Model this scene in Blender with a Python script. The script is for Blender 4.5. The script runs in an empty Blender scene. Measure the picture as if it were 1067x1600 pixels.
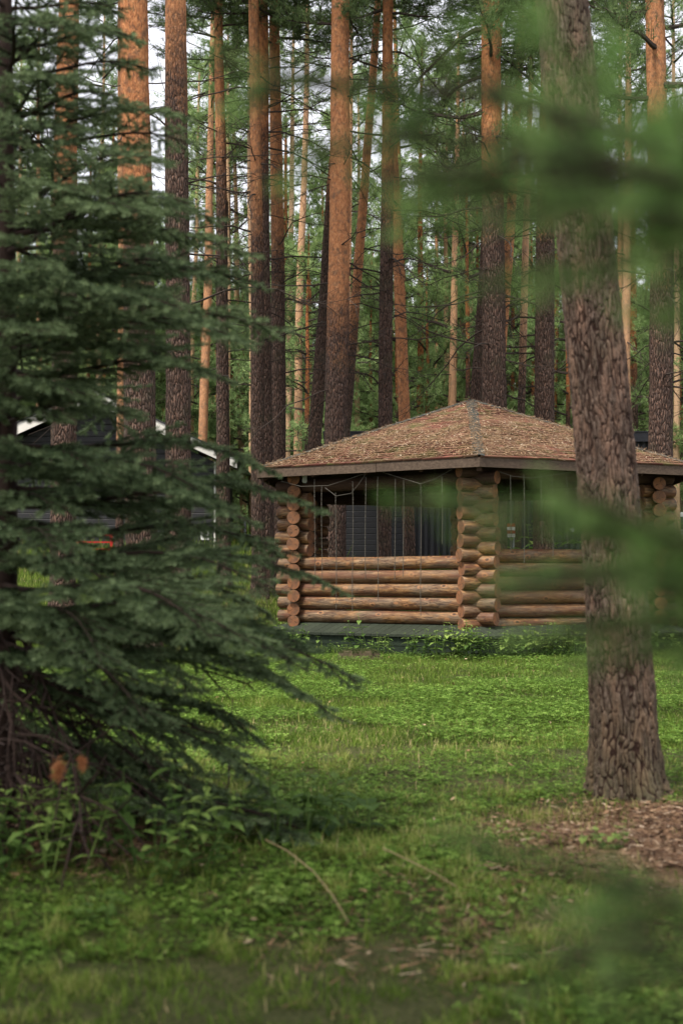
import bpy, math, random
import numpy as np
from mathutils import Vector, Matrix, Euler

C = bpy.context.scene
COL = C.collection
R = math.radians
F = 2222.0
CAMZ = 1.05
PITCH = math.atan(108 / F)

# ------------------------------------------------------------------ camera
cam_d = bpy.data.cameras.new('camera')
cam = bpy.data.objects.new('camera', cam_d)
COL.objects.link(cam)
cam.location = (0, 0, CAMZ)
cam.rotation_euler = (math.pi / 2 + PITCH, 0, 0)
cam_d.sensor_fit = 'VERTICAL'
cam_d.sensor_height = 36
cam_d.lens = 50
cam_d.clip_end = 2000
cam_d.clip_start = 0.05
cam_d.dof.use_dof = True
cam_d.dof.focus_distance = 21
cam_d.dof.aperture_fstop = 3.2
C.camera = cam

# ------------------------------------------------------------------ world + sun
SUN_EL, SUN_AZ = R(62), R(-142)       # azimuth measured from +Y towards +X: sun stands behind-left of the camera
w = bpy.data.worlds.new('World'); C.world = w; w.use_nodes = True
nt = w.node_tree; nt.nodes.clear()
sky = nt.nodes.new('ShaderNodeTexSky'); sky.sky_type = 'NISHITA'; sky.sun_disc = False
sky.sun_elevation = SUN_EL; sky.sun_rotation = SUN_AZ; sky.dust_density = 3; sky.air_density = 1.2; sky.ozone_density = 1.5
mx = nt.nodes.new('ShaderNodeMix'); mx.data_type = 'RGBA'; mx.inputs[0].default_value = 0.8
mx.inputs[7].default_value = (8.3, 8.2, 8.7, 1)          # the high overcast veil
bg = nt.nodes.new('ShaderNodeBackground'); bg.inputs[1].default_value = 0.115
out = nt.nodes.new('ShaderNodeOutputWorld')
nt.links.new(sky.outputs[0], mx.inputs[6]); nt.links.new(mx.outputs[2], bg.inputs[0]); nt.links.new(bg.outputs[0], out.inputs[0])
sd = bpy.data.lights.new('sun', 'SUN'); sd.energy = 3.9; sd.angle = R(10); sd.color = (1, .93, .83)
so = bpy.data.objects.new('sun', sd); COL.objects.link(so)
sdir = Vector((math.sin(SUN_AZ) * math.cos(SUN_EL), math.cos(SUN_AZ) * math.cos(SUN_EL), math.sin(SUN_EL)))
so.rotation_euler = sdir.to_track_quat('Z', 'Y').to_euler()
C.view_settings.view_transform = 'Standard'; C.view_settings.look = 'None'
C.view_settings.exposure = 0.7; C.view_settings.gamma = 1
C.cycles.max_bounces = 6; C.cycles.diffuse_bounces = 3; C.cycles.transmission_bounces = 4
C.cycles.sample_clamp_indirect = 5
try: C.cycles.caustics_reflective = False; C.cycles.caustics_refractive = False
except Exception: pass

# ------------------------------------------------------------------ helpers
def P(px, py, Y):
    """world point at depth Y on the ray of photo pixel (px, py)"""
    c, s = math.cos(PITCH), math.sin(PITCH)
    dx, dy, dz = px - 533.5, F * c - (800 - py) * s, F * s + (800 - py) * c
    t = Y / dy
    return Vector((dx * t, Y, CAMZ + dz * t))

def sstep(a, b, x):
    t = np.clip((np.asarray(x, float) - a) / (b - a), 0, 1)
    return t * t * (3 - 2 * t)

_rt = np.random.RandomState(5).rand(256, 256)
def vnoise(x, y):
    x = np.asarray(x, float); y = np.asarray(y, float)
    xi = np.floor(x).astype(int); yi = np.floor(y).astype(int)
    fx = x - xi; fy = y - yi
    fx = fx * fx * (3 - 2 * fx); fy = fy * fy * (3 - 2 * fy)
    a = _rt[xi % 256, yi % 256]; b = _rt[(xi + 1) % 256, yi % 256]
    c = _rt[xi % 256, (yi + 1) % 256]; d = _rt[(xi + 1) % 256, (yi + 1) % 256]
    return (a * (1 - fx) + b * fx) * (1 - fy) + (c * (1 - fx) + d * fx) * fy
def fnoise(x, y, o=3):
    v = 0; amp = .5; tot = 0
    for k in range(o):
        v = v + amp * vnoise(np.asarray(x) * 2 ** k + 17.3 * k, np.asarray(y) * 2 ** k + 9.1 * k); tot += amp; amp *= .5
    return v / tot

GC = (2.15, 23.5)          # gazebo centre
def terrain(x, y):
    x = np.asarray(x, float); y = np.asarray(y, float)
    h = np.interp(y, [20, 22, 32, 40, 47, 60], [0, .12, .95, 1.6, 1.85, 1.95])
    d = np.hypot(x - GC[0], y - GC[1])
    h = h * sstep(3.9, 8.5, d)
    h = h + (fnoise(x * .6, y * .6) - .5) * .10 * sstep(0, 6, y) + (fnoise(x * 3, y * 3) - .5) * .03
    h = h + .015 * np.exp(-((x - 1.35) ** 2 + (y - 6.6) ** 2) / .5)
    h = h + .05 * np.exp(-((x + 1.4) ** 2 + (y - 5.8) ** 2) / 1.2)
    return h

def mesh_np(name, V, polys, mats, mi=None, tint=None, smooth=False):
    """V (n,3); polys: list of (m,k) int arrays; mi: list of material index per array; tint: (n,) floats"""
    V = np.asarray(V, np.float32)
    me = bpy.data.meshes.new(name)
    me.vertices.add(len(V)); me.vertices.foreach_set('co', V.ravel())
    polys = [np.asarray(p, np.int32) for p in polys if len(p)]
    idx = np.concatenate([p.ravel() for p in polys])
    tot = np.concatenate([np.full(len(p), p.shape[1], np.int32) for p in polys])
    st = np.concatenate([[0], np.cumsum(tot)[:-1]]).astype(np.int32)
    me.loops.add(len(idx)); me.loops.foreach_set('vertex_index', idx)
    me.polygons.add(len(tot)); me.polygons.foreach_set('loop_start', st)
    if mi is not None:
        m = np.concatenate([np.full(len(p), k, np.int32) for p, k in zip(polys, mi)])
        me.polygons.foreach_set('material_index', m)
    me.polygons.foreach_set('use_smooth', np.full(len(tot), smooth, bool))
    if tint is not None:
        a = me.attributes.new('tint', 'FLOAT', 'POINT'); a.data.foreach_set('value', np.asarray(tint, np.float32))
    for m in (mats if isinstance(mats, (list, tuple)) else [mats]): me.materials.append(m)
    me.update(calc_edges=True); me.validate()
    return me

class MB:
    """gathers pieces into one mesh"""
    def __init__(s): s.V = []; s.P = {}; s.n = 0; s.T = []
    def add(s, V, polys, mi=0, tint=.5):
        V = np.asarray(V, float)
        for p in (polys if isinstance(polys, list) else [polys]):
            p = np.asarray(p, int)
            if len(p): s.P.setdefault((p.shape[1], mi), []).append(p + s.n)
        s.V.append(V); s.n += len(V)
        s.T.append(np.full(len(V), tint) if np.isscalar(tint) else np.asarray(tint, float))
    def box(s, c, size, rot=None, mi=0, tint=.5):
        h = np.array(size) / 2
        v = np.array([[x, y, z] for x in (-1, 1) for y in (-1, 1) for z in (-1, 1)]) * h
        if rot is not None: v = v @ np.array(rot.to_3x3()).T
        s.add(v + np.array(c), np.array([[0, 1, 3, 2], [4, 6, 7, 5], [0, 4, 5, 1], [2, 3, 7, 6], [0, 2, 6, 4], [1, 5, 7, 3]]), mi, tint)
    def beam(s, a, b, w_, t_, mi=0, tint=.5):
        """box from a to b, w_ wide horizontally, t_ high"""
        a, b = Vector(a), Vector(b); d = b - a
        q = d.to_track_quat('X', 'Z')
        s.box((a + b) / 2, (d.length, w_, t_), q.to_matrix(), mi, tint)
    def tube(s, pts, rad, sides=6, mi=0, tint=.5, cap=True):
        V, Q, caps = tube(pts, rad, sides)
        s.add(V, [Q] , mi, tint)
        if cap and sides <= 12:
            n = s.n - len(V)
            s.P.setdefault((sides, mi), []).append(np.array([[n + k for k in range(sides)][::-1], [n + len(V) - sides + k for k in range(sides)]]))
    def poly(s, V, mi=0, tint=.5): s.add(V, np.array([list(range(len(V)))]), mi, tint)
    def prism(s, poly, d, mi=0, tint=.5):
        """poly: list of 3-D points, extruded by vector d"""
        n = len(poly); V = [tuple(p) for p in poly] + [tuple(Vector(p) + Vector(d)) for p in poly]
        s.add(V, [np.array([list(range(n))[::-1]]), np.array([list(range(n, 2 * n))]), np.array([[k, (k + 1) % n, n + (k + 1) % n, n + k] for k in range(n)])], mi, tint)
    def mesh(s, name, mats, smooth=False):
        keys = list(s.P)
        return mesh_np(name, np.concatenate(s.V), [np.concatenate(s.P[k]) for k in keys], mats, [k[1] for k in keys], np.concatenate(s.T), smooth)

def tube(pts, rad, sides=6, prof=None):
    pts = np.asarray([tuple(p) for p in pts], float); n = len(pts)
    rad = np.full(n, rad) if np.isscalar(rad) else np.asarray(rad, float)
    T = np.gradient(pts, axis=0); T /= np.linalg.norm(T, axis=1)[:, None] + 1e-9
    up = np.array([0, 0, 1.0]) if abs(T[:, 2]).mean() < .8 else np.array([1.0, 0, 0])
    A = np.cross(T, up); A /= np.linalg.norm(A, axis=1)[:, None] + 1e-9
    B = np.cross(T, A)
    th = np.arange(sides) / sides * 2 * np.pi
    r = rad[:, None] * (1 if prof is None else prof)
    V = pts[:, None] + r[..., None] * (A[:, None] * np.cos(th)[None, :, None] + B[:, None] * np.sin(th)[None, :, None])
    i, j = np.meshgrid(np.arange(n - 1), np.arange(sides), indexing='ij')
    a = i * sides + j; b = i * sides + (j + 1) % sides
    Q = np.stack([a, a + sides, b + sides, b], -1).reshape(-1, 4)
    return V.reshape(-1, 3), Q, None

def ob(name, me, parent=None, loc=None, rot=None, scale=None):
    o = bpy.data.objects.new(name, me); COL.objects.link(o)
    if parent: o.parent = parent
    if loc is not None: o.location = loc
    if rot is not None: o.rotation_euler = rot
    if scale is not None: o.scale = scale if hasattr(scale, '__len__') else (scale,) * 3
    return o
def tag(o, label=None, cat=None, group=None, kind=None):
    if label: o['label'] = label
    if cat: o['category'] = cat
    if group: o['group'] = group
    if kind: o['kind'] = kind
    return o
def empty(name, loc, label, cat, group=None, rot=None):
    o = bpy.data.objects.new(name, None); COL.objects.link(o); o.location = loc; o.empty_display_size = .3
    if rot is not None: o.rotation_euler = rot
    return tag(o, label, cat, group)

# ------------------------------------------------------------------ materials
class NT:
    def __init__(s, name):
        s.m = bpy.data.materials.new(name); s.m.use_nodes = True; s.t = s.m.node_tree; s.t.nodes.clear()
    def n(s, typ, props=None, **inp):
        nd = s.t.nodes.new(typ)
        for k, v in (props or {}).items(): setattr(nd, k, v)
        for k, v in inp.items():
            k2 = int(k[1:]) if k[0] == 'i' and k[1:].isdigit() else k.replace('_', ' ')
            s.set(nd.inputs[k2], v)
        return nd
    def set(s, sock, v):
        if isinstance(v, bpy.types.NodeSocket): s.t.links.new(v, sock)
        else:
            if hasattr(v, '__len__') and len(v) == 3 and sock.type == 'RGBA': v = (*v, 1)
            sock.default_value = v
    def ramp(s, fac, stops, interp='LINEAR'):
        nd = s.t.nodes.new('ShaderNodeValToRGB'); cr = nd.color_ramp; cr.interpolation = interp
        while len(cr.elements) < len(stops): cr.elements.new(.5)
        for e, (p, c) in zip(cr.elements, stops):
            e.position = p; e.color = (c, c, c, 1) if not hasattr(c, '__len__') else (*c, 1)
        s.set(nd.inputs[0], fac); return nd.outputs[0]
    def mix(s, f, a, b, mode='MIX'):
        nd = s.n('ShaderNodeMix', {'data_type': 'RGBA', 'blend_type': mode})
        s.set(nd.inputs[0], f); s.set(nd.inputs[6], a); s.set(nd.inputs[7], b); return nd.outputs[2]
    def math(s, op, a, b=0.0, c=None, clamp=False):
        nd = s.n('ShaderNodeMath', {'operation': op, 'use_clamp': clamp}); s.set(nd.inputs[0], a); s.set(nd.inputs[1], b)
        if c is not None: s.set(nd.inputs[2], c)
        return nd.outputs[0]
    def coord(s, kind='Object', scale=(1, 1, 1)):
        tc = s.n('ShaderNodeTexCoord'); mp = s.n('ShaderNodeMapping'); s.t.links.new(tc.outputs[kind], mp.inputs[0])
        mp.inputs['Scale'].default_value = scale; return mp.outputs[0]
    def noise(s, vec, scale=5, detail=4, rough=.55, dist=0):
        return s.n('ShaderNodeTexNoise', Vector=vec, Scale=scale, Detail=detail, Roughness=rough, Distortion=dist).outputs[0]
    def attr(s, name='tint', typ='GEOMETRY'): return s.n('ShaderNodeAttribute', {'attribute_name': name, 'attribute_type': typ}).outputs['Fac']
    def rnd(s): return s.n('ShaderNodeObjectInfo').outputs['Random']
    def fin(s, col, rough=.8, bump=None, bstr=.5, bdist=.02, spec=.3, trans=0, metal=0, sheen=0):
        b = s.n('ShaderNodeBsdfPrincipled'); s.set(b.inputs['Base Color'], col); s.set(b.inputs['Roughness'], rough)
        b.inputs['Specular IOR Level'].default_value = spec; b.inputs['Metallic'].default_value = metal
        if bump is not None:
            bp = s.n('ShaderNodeBump', Height=bump, Strength=bstr, Distance=bdist); s.t.links.new(bp.outputs[0], b.inputs['Normal'])
        sh = b.outputs[0]
        if trans:
            tr = s.n('ShaderNodeBsdfTranslucent'); s.set(tr.inputs[0], col)
            ms = s.n('ShaderNodeMixShader'); ms.inputs[0].default_value = trans
            s.t.links.new(sh, ms.inputs[1]); s.t.links.new(tr.outputs[0], ms.inputs[2]); sh = ms.outputs[0]
        o = s.n('ShaderNodeOutputMaterial'); s.t.links.new(sh, o.inputs[0]); return s.m

def m_leaf(name, stops, trans=.25, rough=.55, objvar=.25, spec=.25):
    t = NT(name); a = t.attr()
    a = t.math('ADD', a, t.math('MULTIPLY', t.math('SUBTRACT', t.rnd(), .5), objvar))
    return t.fin(t.ramp(a, stops), rough, trans=trans, spec=spec)

def m_bark(name, near=False):
    t = NT(name)
    co = t.n('ShaderNodeTexCoord').outputs['Object']
    sep = t.n('ShaderNodeSeparateXYZ', Vector=co)
    k = t.rnd()
    c1 = t.coord('Object', (1, 1, .22))
    wv = t.n('ShaderNodeTexNoise', Vector=c1, Scale=6, Detail=3).outputs['Color']
    c2 = t.mix(.06, c1, wv)
    vo = t.n('ShaderNodeTexVoronoi', {'feature': 'DISTANCE_TO_EDGE'}, Vector=c2, Scale=26)
    vc = t.n('ShaderNodeTexVoronoi', {'feature': 'F1'}, Vector=c2, Scale=26)
    fine = t.noise(c1, 90, 6, .7)
    flake = t.noise(t.coord('Object', (1, 1, .45)), 34, 4, .6, 1.0)
    big = t.noise(co, 2.3, 3)
    plate = t.ramp(vo.outputs[0], [(0, 0), (.12, .55), (.35, 1)])
    dark = t.ramp(fine, [(.33, (.022, .015, .012)), (.48, (.075, .05, .04)), (.6, (.16, .115, .095)), (.75, (.27, .21, .18))])
    dark = t.mix(t.ramp(flake, [(.45, 0), (.62, .8)]), dark, (.20, .115, .082))
    dark = t.mix(t.math('MULTIPLY', t.ramp(vo.outputs[0], [(0, 1), (.10, 0)]), .8), dark, (.018, .011, .008))
    dark = t.mix(t.ramp(big, [(.5, 0), (.75, .45)]), dark, (.075, .078, .045))
    ora = t.ramp(t.noise(t.coord('Object', (1, 1, .5)), 20, 7, .78), [(.3, (.15, .046, .018)), (.47, (.40, .142, .05)), (.6, (.54, .235, .095)), (.75, (.68, .41, .22))])
    ora = t.mix(t.ramp(t.noise(t.coord('Object', (1, 1, .6)), 15, 5, .65, .8), [(.52, 0), (.62, .8)]), ora, (.13, .055, .032))
    ora = t.mix(t.ramp(t.noise(co, 5, 4, .6), [(.55, 0), (.65, .65)]), ora, (.085, .05, .036))
    ora = t.mix(t.math('MULTIPLY', t.math('ADD', .25, t.math('MULTIPLY', k, .75)), t.attr('pale', 'OBJECT')), ora, (.66, .44, .27))  # sunlight on the thin trunks mixed into the bark colour
    line = t.attr('bark_line', 'OBJECT')
    hh = t.math('SUBTRACT', t.math('ADD', sep.outputs[2], t.math('MULTIPLY', big, 3.0)), line)
    hh = t.math('ADD', hh, t.math('MULTIPLY', t.math('SUBTRACT', flake, .5), 4.0))
    f = t.ramp(t.math('MULTIPLY', hh, .33), [(.3, 0), (1, 1)])
    col = t.mix(f, dark, ora)
    hgt = t.math('ADD', t.math('MULTIPLY', t.math('MULTIPLY', plate, 1.2), t.math('SUBTRACT', 1, t.math('MULTIPLY', f, .75))), t.math('MULTIPLY', fine, .5))
    hgt = t.math('ADD', hgt, t.math('MULTIPLY', flake, .6))
    return t.fin(col, .9, hgt, 1.0, .04, .15)

def m_bark_near():
    t = NT('near_pine_bark')
    a = t.attr('tint'); fine = t.noise(t.coord('Object', (1, 1, .35)), 70, 6, .7)
    med = t.noise(t.coord('Object', (1, 1, .3)), 16, 4, .6)
    big = t.noise(t.coord('Object', (1, 1, .6)), 2.6, 3)
    pl = t.ramp(fine, [(.3, (.03, .019, .014)), (.48, (.088, .06, .046)), (.62, (.165, .12, .095)), (.78, (.29, .225, .185))])
    pl = t.mix(t.ramp(med, [(.45, 0), (.68, .85)]), pl, (.25, .15, .105))
    pl = t.mix(t.ramp(big, [(.52, 0), (.75, .4)]), pl, (.10, .105, .06))
    sep = t.n('ShaderNodeSeparateXYZ', Vector=t.n('ShaderNodeTexCoord').outputs['Object'])
    low = t.math('MULTIPLY', t.ramp(sep.outputs[2], [(0.0, 1), (.9, 0)]), t.ramp(med, [(.3, .3), (.6, 1)]))
    pl = t.mix(t.math('MULTIPLY', low, .45), pl, (.07, .085, .035))
    col = t.mix(t.ramp(a, [(.05, 1), (.45, 0)]), pl, (.028, .015, .011))
    return t.fin(col, .92, t.math('ADD', fine, t.math('MULTIPLY', med, .6)), .9, .01, .12)

def m_wood_log():
    t = NT('log_wood'); k = t.rnd()
    tc = t.n('ShaderNodeTexCoord').outputs['Object']
    off = t.n('ShaderNodeVectorMath', {'operation': 'SCALE'}); off.inputs[0].default_value = (13, 7, 5); t.set(off.inputs['Scale'], k)
    ad = t.n('ShaderNodeVectorMath', {'operation': 'ADD'}); t.set(ad.inputs[0], tc); t.set(ad.inputs[1], off.outputs[0])
    mp = t.n('ShaderNodeMapping'); mp.inputs['Scale'].default_value = (.16, 1, 1); t.t.links.new(ad.outputs[0], mp.inputs[0])
    g = t.noise(mp.outputs[0], 30, 7, .72, .6); st = t.noise(mp.outputs[0], 9, 3, .5)
    mq = t.n('ShaderNodeMapping'); mq.inputs['Scale'].default_value = (.35, 1, 1); t.t.links.new(ad.outputs[0], mq.inputs[0]); mp3 = mq.outputs[0]
    col = t.ramp(g, [(.3, (.035, .014, .007)), (.45, (.14, .064, .023)), (.57, (.27, .142, .054)), (.74, (.45, .285, .135))])
    col = t.mix(t.ramp(t.noise(mp3, 5.5, 5, .65), [(.42, 0), (.56, .85)]), col, t.ramp(g, [(.34, (.04, .028, .02)), (.66, (.24, .165, .10))]))
    col = t.mix(t.ramp(st, [(.52, 0), (.62, .75)]), col, (.10, .035, .017))
    mp2 = t.n('ShaderNodeMapping'); mp2.inputs['Scale'].default_value = (1, 1.7, 1.7); t.t.links.new(ad.outputs[0], mp2.inputs[0])
    kn = t.n('ShaderNodeTexVoronoi', Vector=mp2.outputs[0], Scale=3.9)
    col = t.mix(t.ramp(kn.outputs['Distance'], [(.07, 1), (.14, 0)]), col, (.045, .018, .009))
    ring = t.ramp(kn.outputs['Distance'], [(.14, 0), (.17, .6), (.26, 0)])
    col = t.mix(ring, col, (.40, .18, .07))
    crk = t.ramp(t.noise(mp.outputs[0], 12, 3, .5, .2), [(.48, 0), (.5, 1), (.52, 0)])
    col = t.mix(t.math('MULTIPLY', crk, .7), col, (.05, .025, .014))
    col = t.mix(t.math('MULTIPLY', t.math('SUBTRACT', k, .3, clamp=True), .6), col, (.16, .075, .035))
    return t.fin(col, .62, t.math('SUBTRACT', t.math('MULTIPLY', g, .6), crk), .5, .01, .35)

def m_log_end():
    t = NT('log_end_grain'); tc = t.n('ShaderNodeTexCoord').outputs['Object']
    sp = t.n('ShaderNodeSeparateXYZ', Vector=tc)
    r = t.math('SQRT', t.math('ADD', t.math('POWER', sp.outputs[1], 2), t.math('POWER', sp.outputs[2], 2)))
    nz = t.noise(tc, 14, 3); r2 = t.math('ADD', r, t.math('MULTIPLY', nz, .018))
    ring = t.math('SINE', t.math('MULTIPLY', r2, 640.0))
    col = t.mix(t.math('MULTIPLY', t.math('ADD', ring, 1), .5), (.19, .072, .03), (.36, .165, .075))
    an = t.math('ARCTAN2', sp.outputs[2], sp.outputs[1])
    cr = t.math('SINE', t.math('ADD', t.math('MULTIPLY', an, 2.5), t.math('ADD', t.math('MULTIPLY', nz, 5), t.math('MULTIPLY', t.rnd(), 20))))
    cr = t.math('MULTIPLY', t.ramp(cr, [(.90, 0), (.97, 1)]), t.ramp(r, [(.0, .3), (.03, 1), (.085, 0.3)]))
    col = t.mix(cr, col, (.035, .016, .01))
    col = t.mix(t.ramp(t.noise(tc, 9, 4, .6), [(.38, 0), (.62, .8)]), col, (.12, .07, .046))
    return t.fin(col, .75, t.math('SUBTRACT', ring, t.math('MULTIPLY', cr, 6)), .35, .003, .2)

def m_board(name, c1, c2, c3, axis=(.12, 1, 1), rough=.8, obj='Object', bstr=.4):
    t = NT(name); co = t.coord(obj, axis)
    g = t.noise(co, 40, 6, .65, .4); b = t.noise(t.coord(obj), 2.2, 4, .6)
    col = t.ramp(g, [(.25, c1), (.55, c2), (.8, c3)])
    col = t.mix(t.math('MULTIPLY', t.attr(), .5), col, c1)
    col = t.mix(t.ramp(b, [(.45, 0), (.75, .5)]), col, c1)
    return t.fin(col, rough, g, bstr, .01, .2)

def m_flat(name, c, rough=.6, var=.15, scale=8, metal=0, spec=.3, bstr=.1):
    t = NT(name); n_ = t.noise(t.coord(), scale, 4, .6)
    col = t.mix(t.ramp(n_, [(.3, 0), (.75, 1)]), c, tuple(x * (1 - var) for x in c))
    return t.fin(col, rough, n_, bstr, .01, spec, metal=metal)

def m_ground():
    t = NT('lawn_soil'); co = t.coord()
    n1 = t.noise(co, .9, 5, .6); n2 = t.noise(co, 7, 5, .65); n3 = t.noise(co, 60, 4, .7)
    green = t.ramp(n3, [(.25, (.022, .022, .009)), (.5, (.055, .062, .02)), (.8, (.14, .125, .055))])
    brown = t.ramp(n3, [(.25, (.045, .028, .016)), (.55, (.14, .085, .045)), (.8, (.27, .17, .095))])
    a = t.attr('tint')        # 1 = bare, littered soil
    f = t.math('ADD', a, t.math('MULTIPLY', t.math('SUBTRACT', n2, .5), .9))
    col = t.mix(t.ramp(f, [(.35, 0), (.65, 1)]), green, brown)
    col = t.mix(t.ramp(n1, [(.5, 0), (.72, .5)]), col, (.085, .075, .03))
    return t.fin(col, .95, t.math('ADD', n3, n2), .8, .03, .1)

def m_roof():
    t = NT('red_bitumen_shingle'); n_ = t.noise(t.coord(), 130, 3, .7); b = t.noise(t.coord(), 1.6, 5, .65)
    col = t.ramp(t.math('ADD', t.math('MULTIPLY', n_, .5), t.math('MULTIPLY', t.attr(), .5)), [(.2, (.07, .024, .018)), (.5, (.15, .05, .037)), (.8, (.25, .095, .07))])
    col = t.mix(t.ramp(b, [(.42, .05), (.66, .8)]), col, t.ramp(n_, [(.3, (.075, .05, .028)), (.7, (.2, .13, .075))]))
    m2 = t.noise(t.coord(), 2.7, 4, .6)
    col = t.mix(t.ramp(m2, [(.5, 0), (.62, .75)]), col, (.10, .105, .035))
    return t.fin(col, .92, n_, .7, .01, .15)

def m_siding(name, c, per=.16, axis=2, depth=1):
    t = NT(name); tc = t.n('ShaderNodeTexCoord').outputs['Object']; sp = t.n('ShaderNodeSeparateXYZ', Vector=tc)
    v = sp.outputs[axis]; fr = t.math('FRACT', t.math('DIVIDE', v, per))
    n_ = t.noise(t.coord('Object', (.3, 1, 1)), 12, 5, .65)
    bn = t.n('ShaderNodeTexWhiteNoise', {'noise_dimensions': '1D'}); t.set(bn.inputs['W'], t.math('FLOOR', t.math('DIVIDE', v, per)))
    col = t.mix(n_, tuple(x * .6 for x in c), tuple(x * 1.4 for x in c))
    col = t.mix(t.math('MULTIPLY', bn.outputs[0], .35), col, tuple(x * 1.6 for x in c))
    h = t.ramp(fr, [(0, 0), (.1, .75), (.9, 1), (.98, 0)])
    return t.fin(col, .6, h, .9, .02 * depth, .3)

M = {}
M['bark'] = m_bark('pine_bark')
M['bark_near'] = m_bark_near()
M['twig'] = m_flat('dead_twig_bark', (.05, .036, .028), .9, .4, 20)
M['twig_s'] = m_flat('spruce_twig_bark', (.045, .026, .019), .9, .4, 30)
M['pine'] = m_leaf('pine_needles', [(0, (.045, .075, .03)), (.5, (.11, .17, .06)), (1, (.22, .30, .11))], .4)
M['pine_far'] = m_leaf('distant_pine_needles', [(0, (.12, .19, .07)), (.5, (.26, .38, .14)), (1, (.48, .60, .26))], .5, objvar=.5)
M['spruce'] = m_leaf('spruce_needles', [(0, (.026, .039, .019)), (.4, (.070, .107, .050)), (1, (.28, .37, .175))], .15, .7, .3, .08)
M['spruce_fresh'] = m_leaf('fresh_spruce_needles', [(0, (.09, .16, .05)), (.5, (.19, .34, .09)), (1, (.38, .54, .18))], .5, .7, .35, .08)
M['grass'] = m_leaf('grass_blades', [(0, (.04, .065, .012)), (.4, (.08, .135, .02)), (.75, (.17, .245, .04)), (.9, (.34, .34, .11)), (1, (.48, .38, .20))], .35, .75, 0, .08)
M['clover'] = m_leaf('clover_leaves', [(0, (.035, .07, .01)), (.5, (.10, .185, .026)), (1, (.25, .38, .08))], .3, .75, 0, .08)
M['weed'] = m_leaf('weed_leaves', [(0, (.035, .075, .016)), (.5, (.09, .16, .035)), (1, (.27, .37, .09))], .3, .6, .5, .12)
M['bush'] = m_leaf('shrub_leaves', [(0, (.03, .075, .02)), (.5, (.07, .14, .035)), (1, (.16, .25, .07))], .3, .5, .4)
M['litter'] = m_leaf('fallen_needles', [(0, (.05, .026, .015)), (.35, (.13, .068, .035)), (.6, (.23, .13, .067)), (.85, (.36, .245, .145)), (1, (.58, .44, .3))], 0, .8, 0)
M['roof_litter'] = m_leaf('roof_needles', [(0, (.05, .028, .016)), (.4, (.145, .085, .042)), (.7, (.245, .152, .08)), (.9, (.38, .26, .16)), (1, (.52, .42, .3))], 0, .85, 0)
M['drystem'] = m_flat('dry_stem', (.36, .27, .14), .8, .3)
M['orange_needles'] = m_leaf('withered_needles', [(0, (.25, .085, .03)), (1, (.6, .28, .12))], .2, .7, 0)
M['ground'] = m_ground()
M['log'] = m_wood_log(); M['logend'] = m_log_end()
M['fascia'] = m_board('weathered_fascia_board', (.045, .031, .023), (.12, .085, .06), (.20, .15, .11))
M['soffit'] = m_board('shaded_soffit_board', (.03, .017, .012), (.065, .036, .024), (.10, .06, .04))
M['deck'] = m_board('mossy_dark_green_deck_board', (.016, .021, .014), (.036, .046, .03), (.08, .09, .062), (1, 1, 1))
M['skirt'] = m_board('dark_green_skirt_board', (.010, .017, .010), (.018, .029, .017), (.03, .045, .027), (.2, 1, 1))
M['roof'] = m_roof()
M['cap'] = m_flat('grey_bitumen_cap', (.055, .058, .048), .9, .5, 60, bstr=.6)
M['siding_h'] = m_siding('dark_horizontal_siding', (.024, .024, .025), .15, 2)
M['siding_v'] = m_siding('dark_corrugated_siding', (.032, .032, .034), .16, 0)
M['house'] = m_siding('black_plank_siding', (.024, .024, .026), .17, 2)
M['white'] = m_flat('cream_white_paint', (.72, .70, .64), .6, .12, 3)
M['roofmetal'] = m_flat('dark_roof_sheet', (.035, .035, .04), .5, .3, 3)
M['vanpaint'] = m_flat('white_van_paint', (.78, .80, .82), .25, .05, 2, spec=.5, bstr=0)
M['glass'] = m_flat('dark_glass', (.02, .025, .03), .06, .1, 2, spec=.6, bstr=0)
M['rubber'] = m_flat('black_rubber', (.02, .02, .02), .8)
M['metal'] = m_flat('grey_metal', (.35, .36, .37), .4, .2, metal=.7)
M['red'] = m_flat('red_paint', (.38, .014, .014), .5)
M['redlamp'] = m_flat('red_plastic', (.4, .02, .02), .3)
M['paper'] = m_flat('white_notice', (.8, .8, .78), .7, .05)
M['cable'] = m_flat('garland_cable', (.11, .10, .08), .6, .3, 60)
M['box'] = m_flat('junction_box_plastic', (.33, .35, .30), .6)
M['moss'] = m_leaf('moss', [(0, (.02, .035, .01)), (1, (.09, .11, .03))], 0, .95, 0)
M['stump'] = m_flat('mossy_rotten_wood', (.075, .058, .03), .95, .6, 18, bstr=.8)
M['petal'] = m_flat('white_petal', (.8, .8, .78), .6, .05)

# ------------------------------------------------------------------ setting: ground
def build_ground():
    ys = np.concatenate([np.linspace(-12, 2, 15), np.linspace(2.2, 14, 120), np.linspace(14.3, 50, 150), np.linspace(52, 130, 40), [160, 220, 320, 500, 800]])
    xs = np.concatenate([[-600, -300, -150, -80], np.linspace(-50, -9, 42), np.linspace(-8.8, 8.8, 160), np.linspace(9, 50, 42), [80, 150, 300, 600]])
    X, Y = np.meshgrid(xs, ys); Z = terrain(X, Y)
    V = np.stack([X, Y, Z], -1).reshape(-1, 3); n = len(xs)
    i, j = np.meshgrid(np.arange(len(ys) - 1), np.arange(n - 1), indexing='ij'); a = i * n + j
    Q = np.stack([a, a + 1, a + n + 1, a + n], -1).reshape(-1, 4)
    me = mesh_np('ground', V, [Q], M['ground'], tint=bare(V[:, 0], V[:, 1]), smooth=True)
    tag(ob('ground', me), 'grassy forest floor rising gently behind the gazebo', None, kind='structure')
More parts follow.
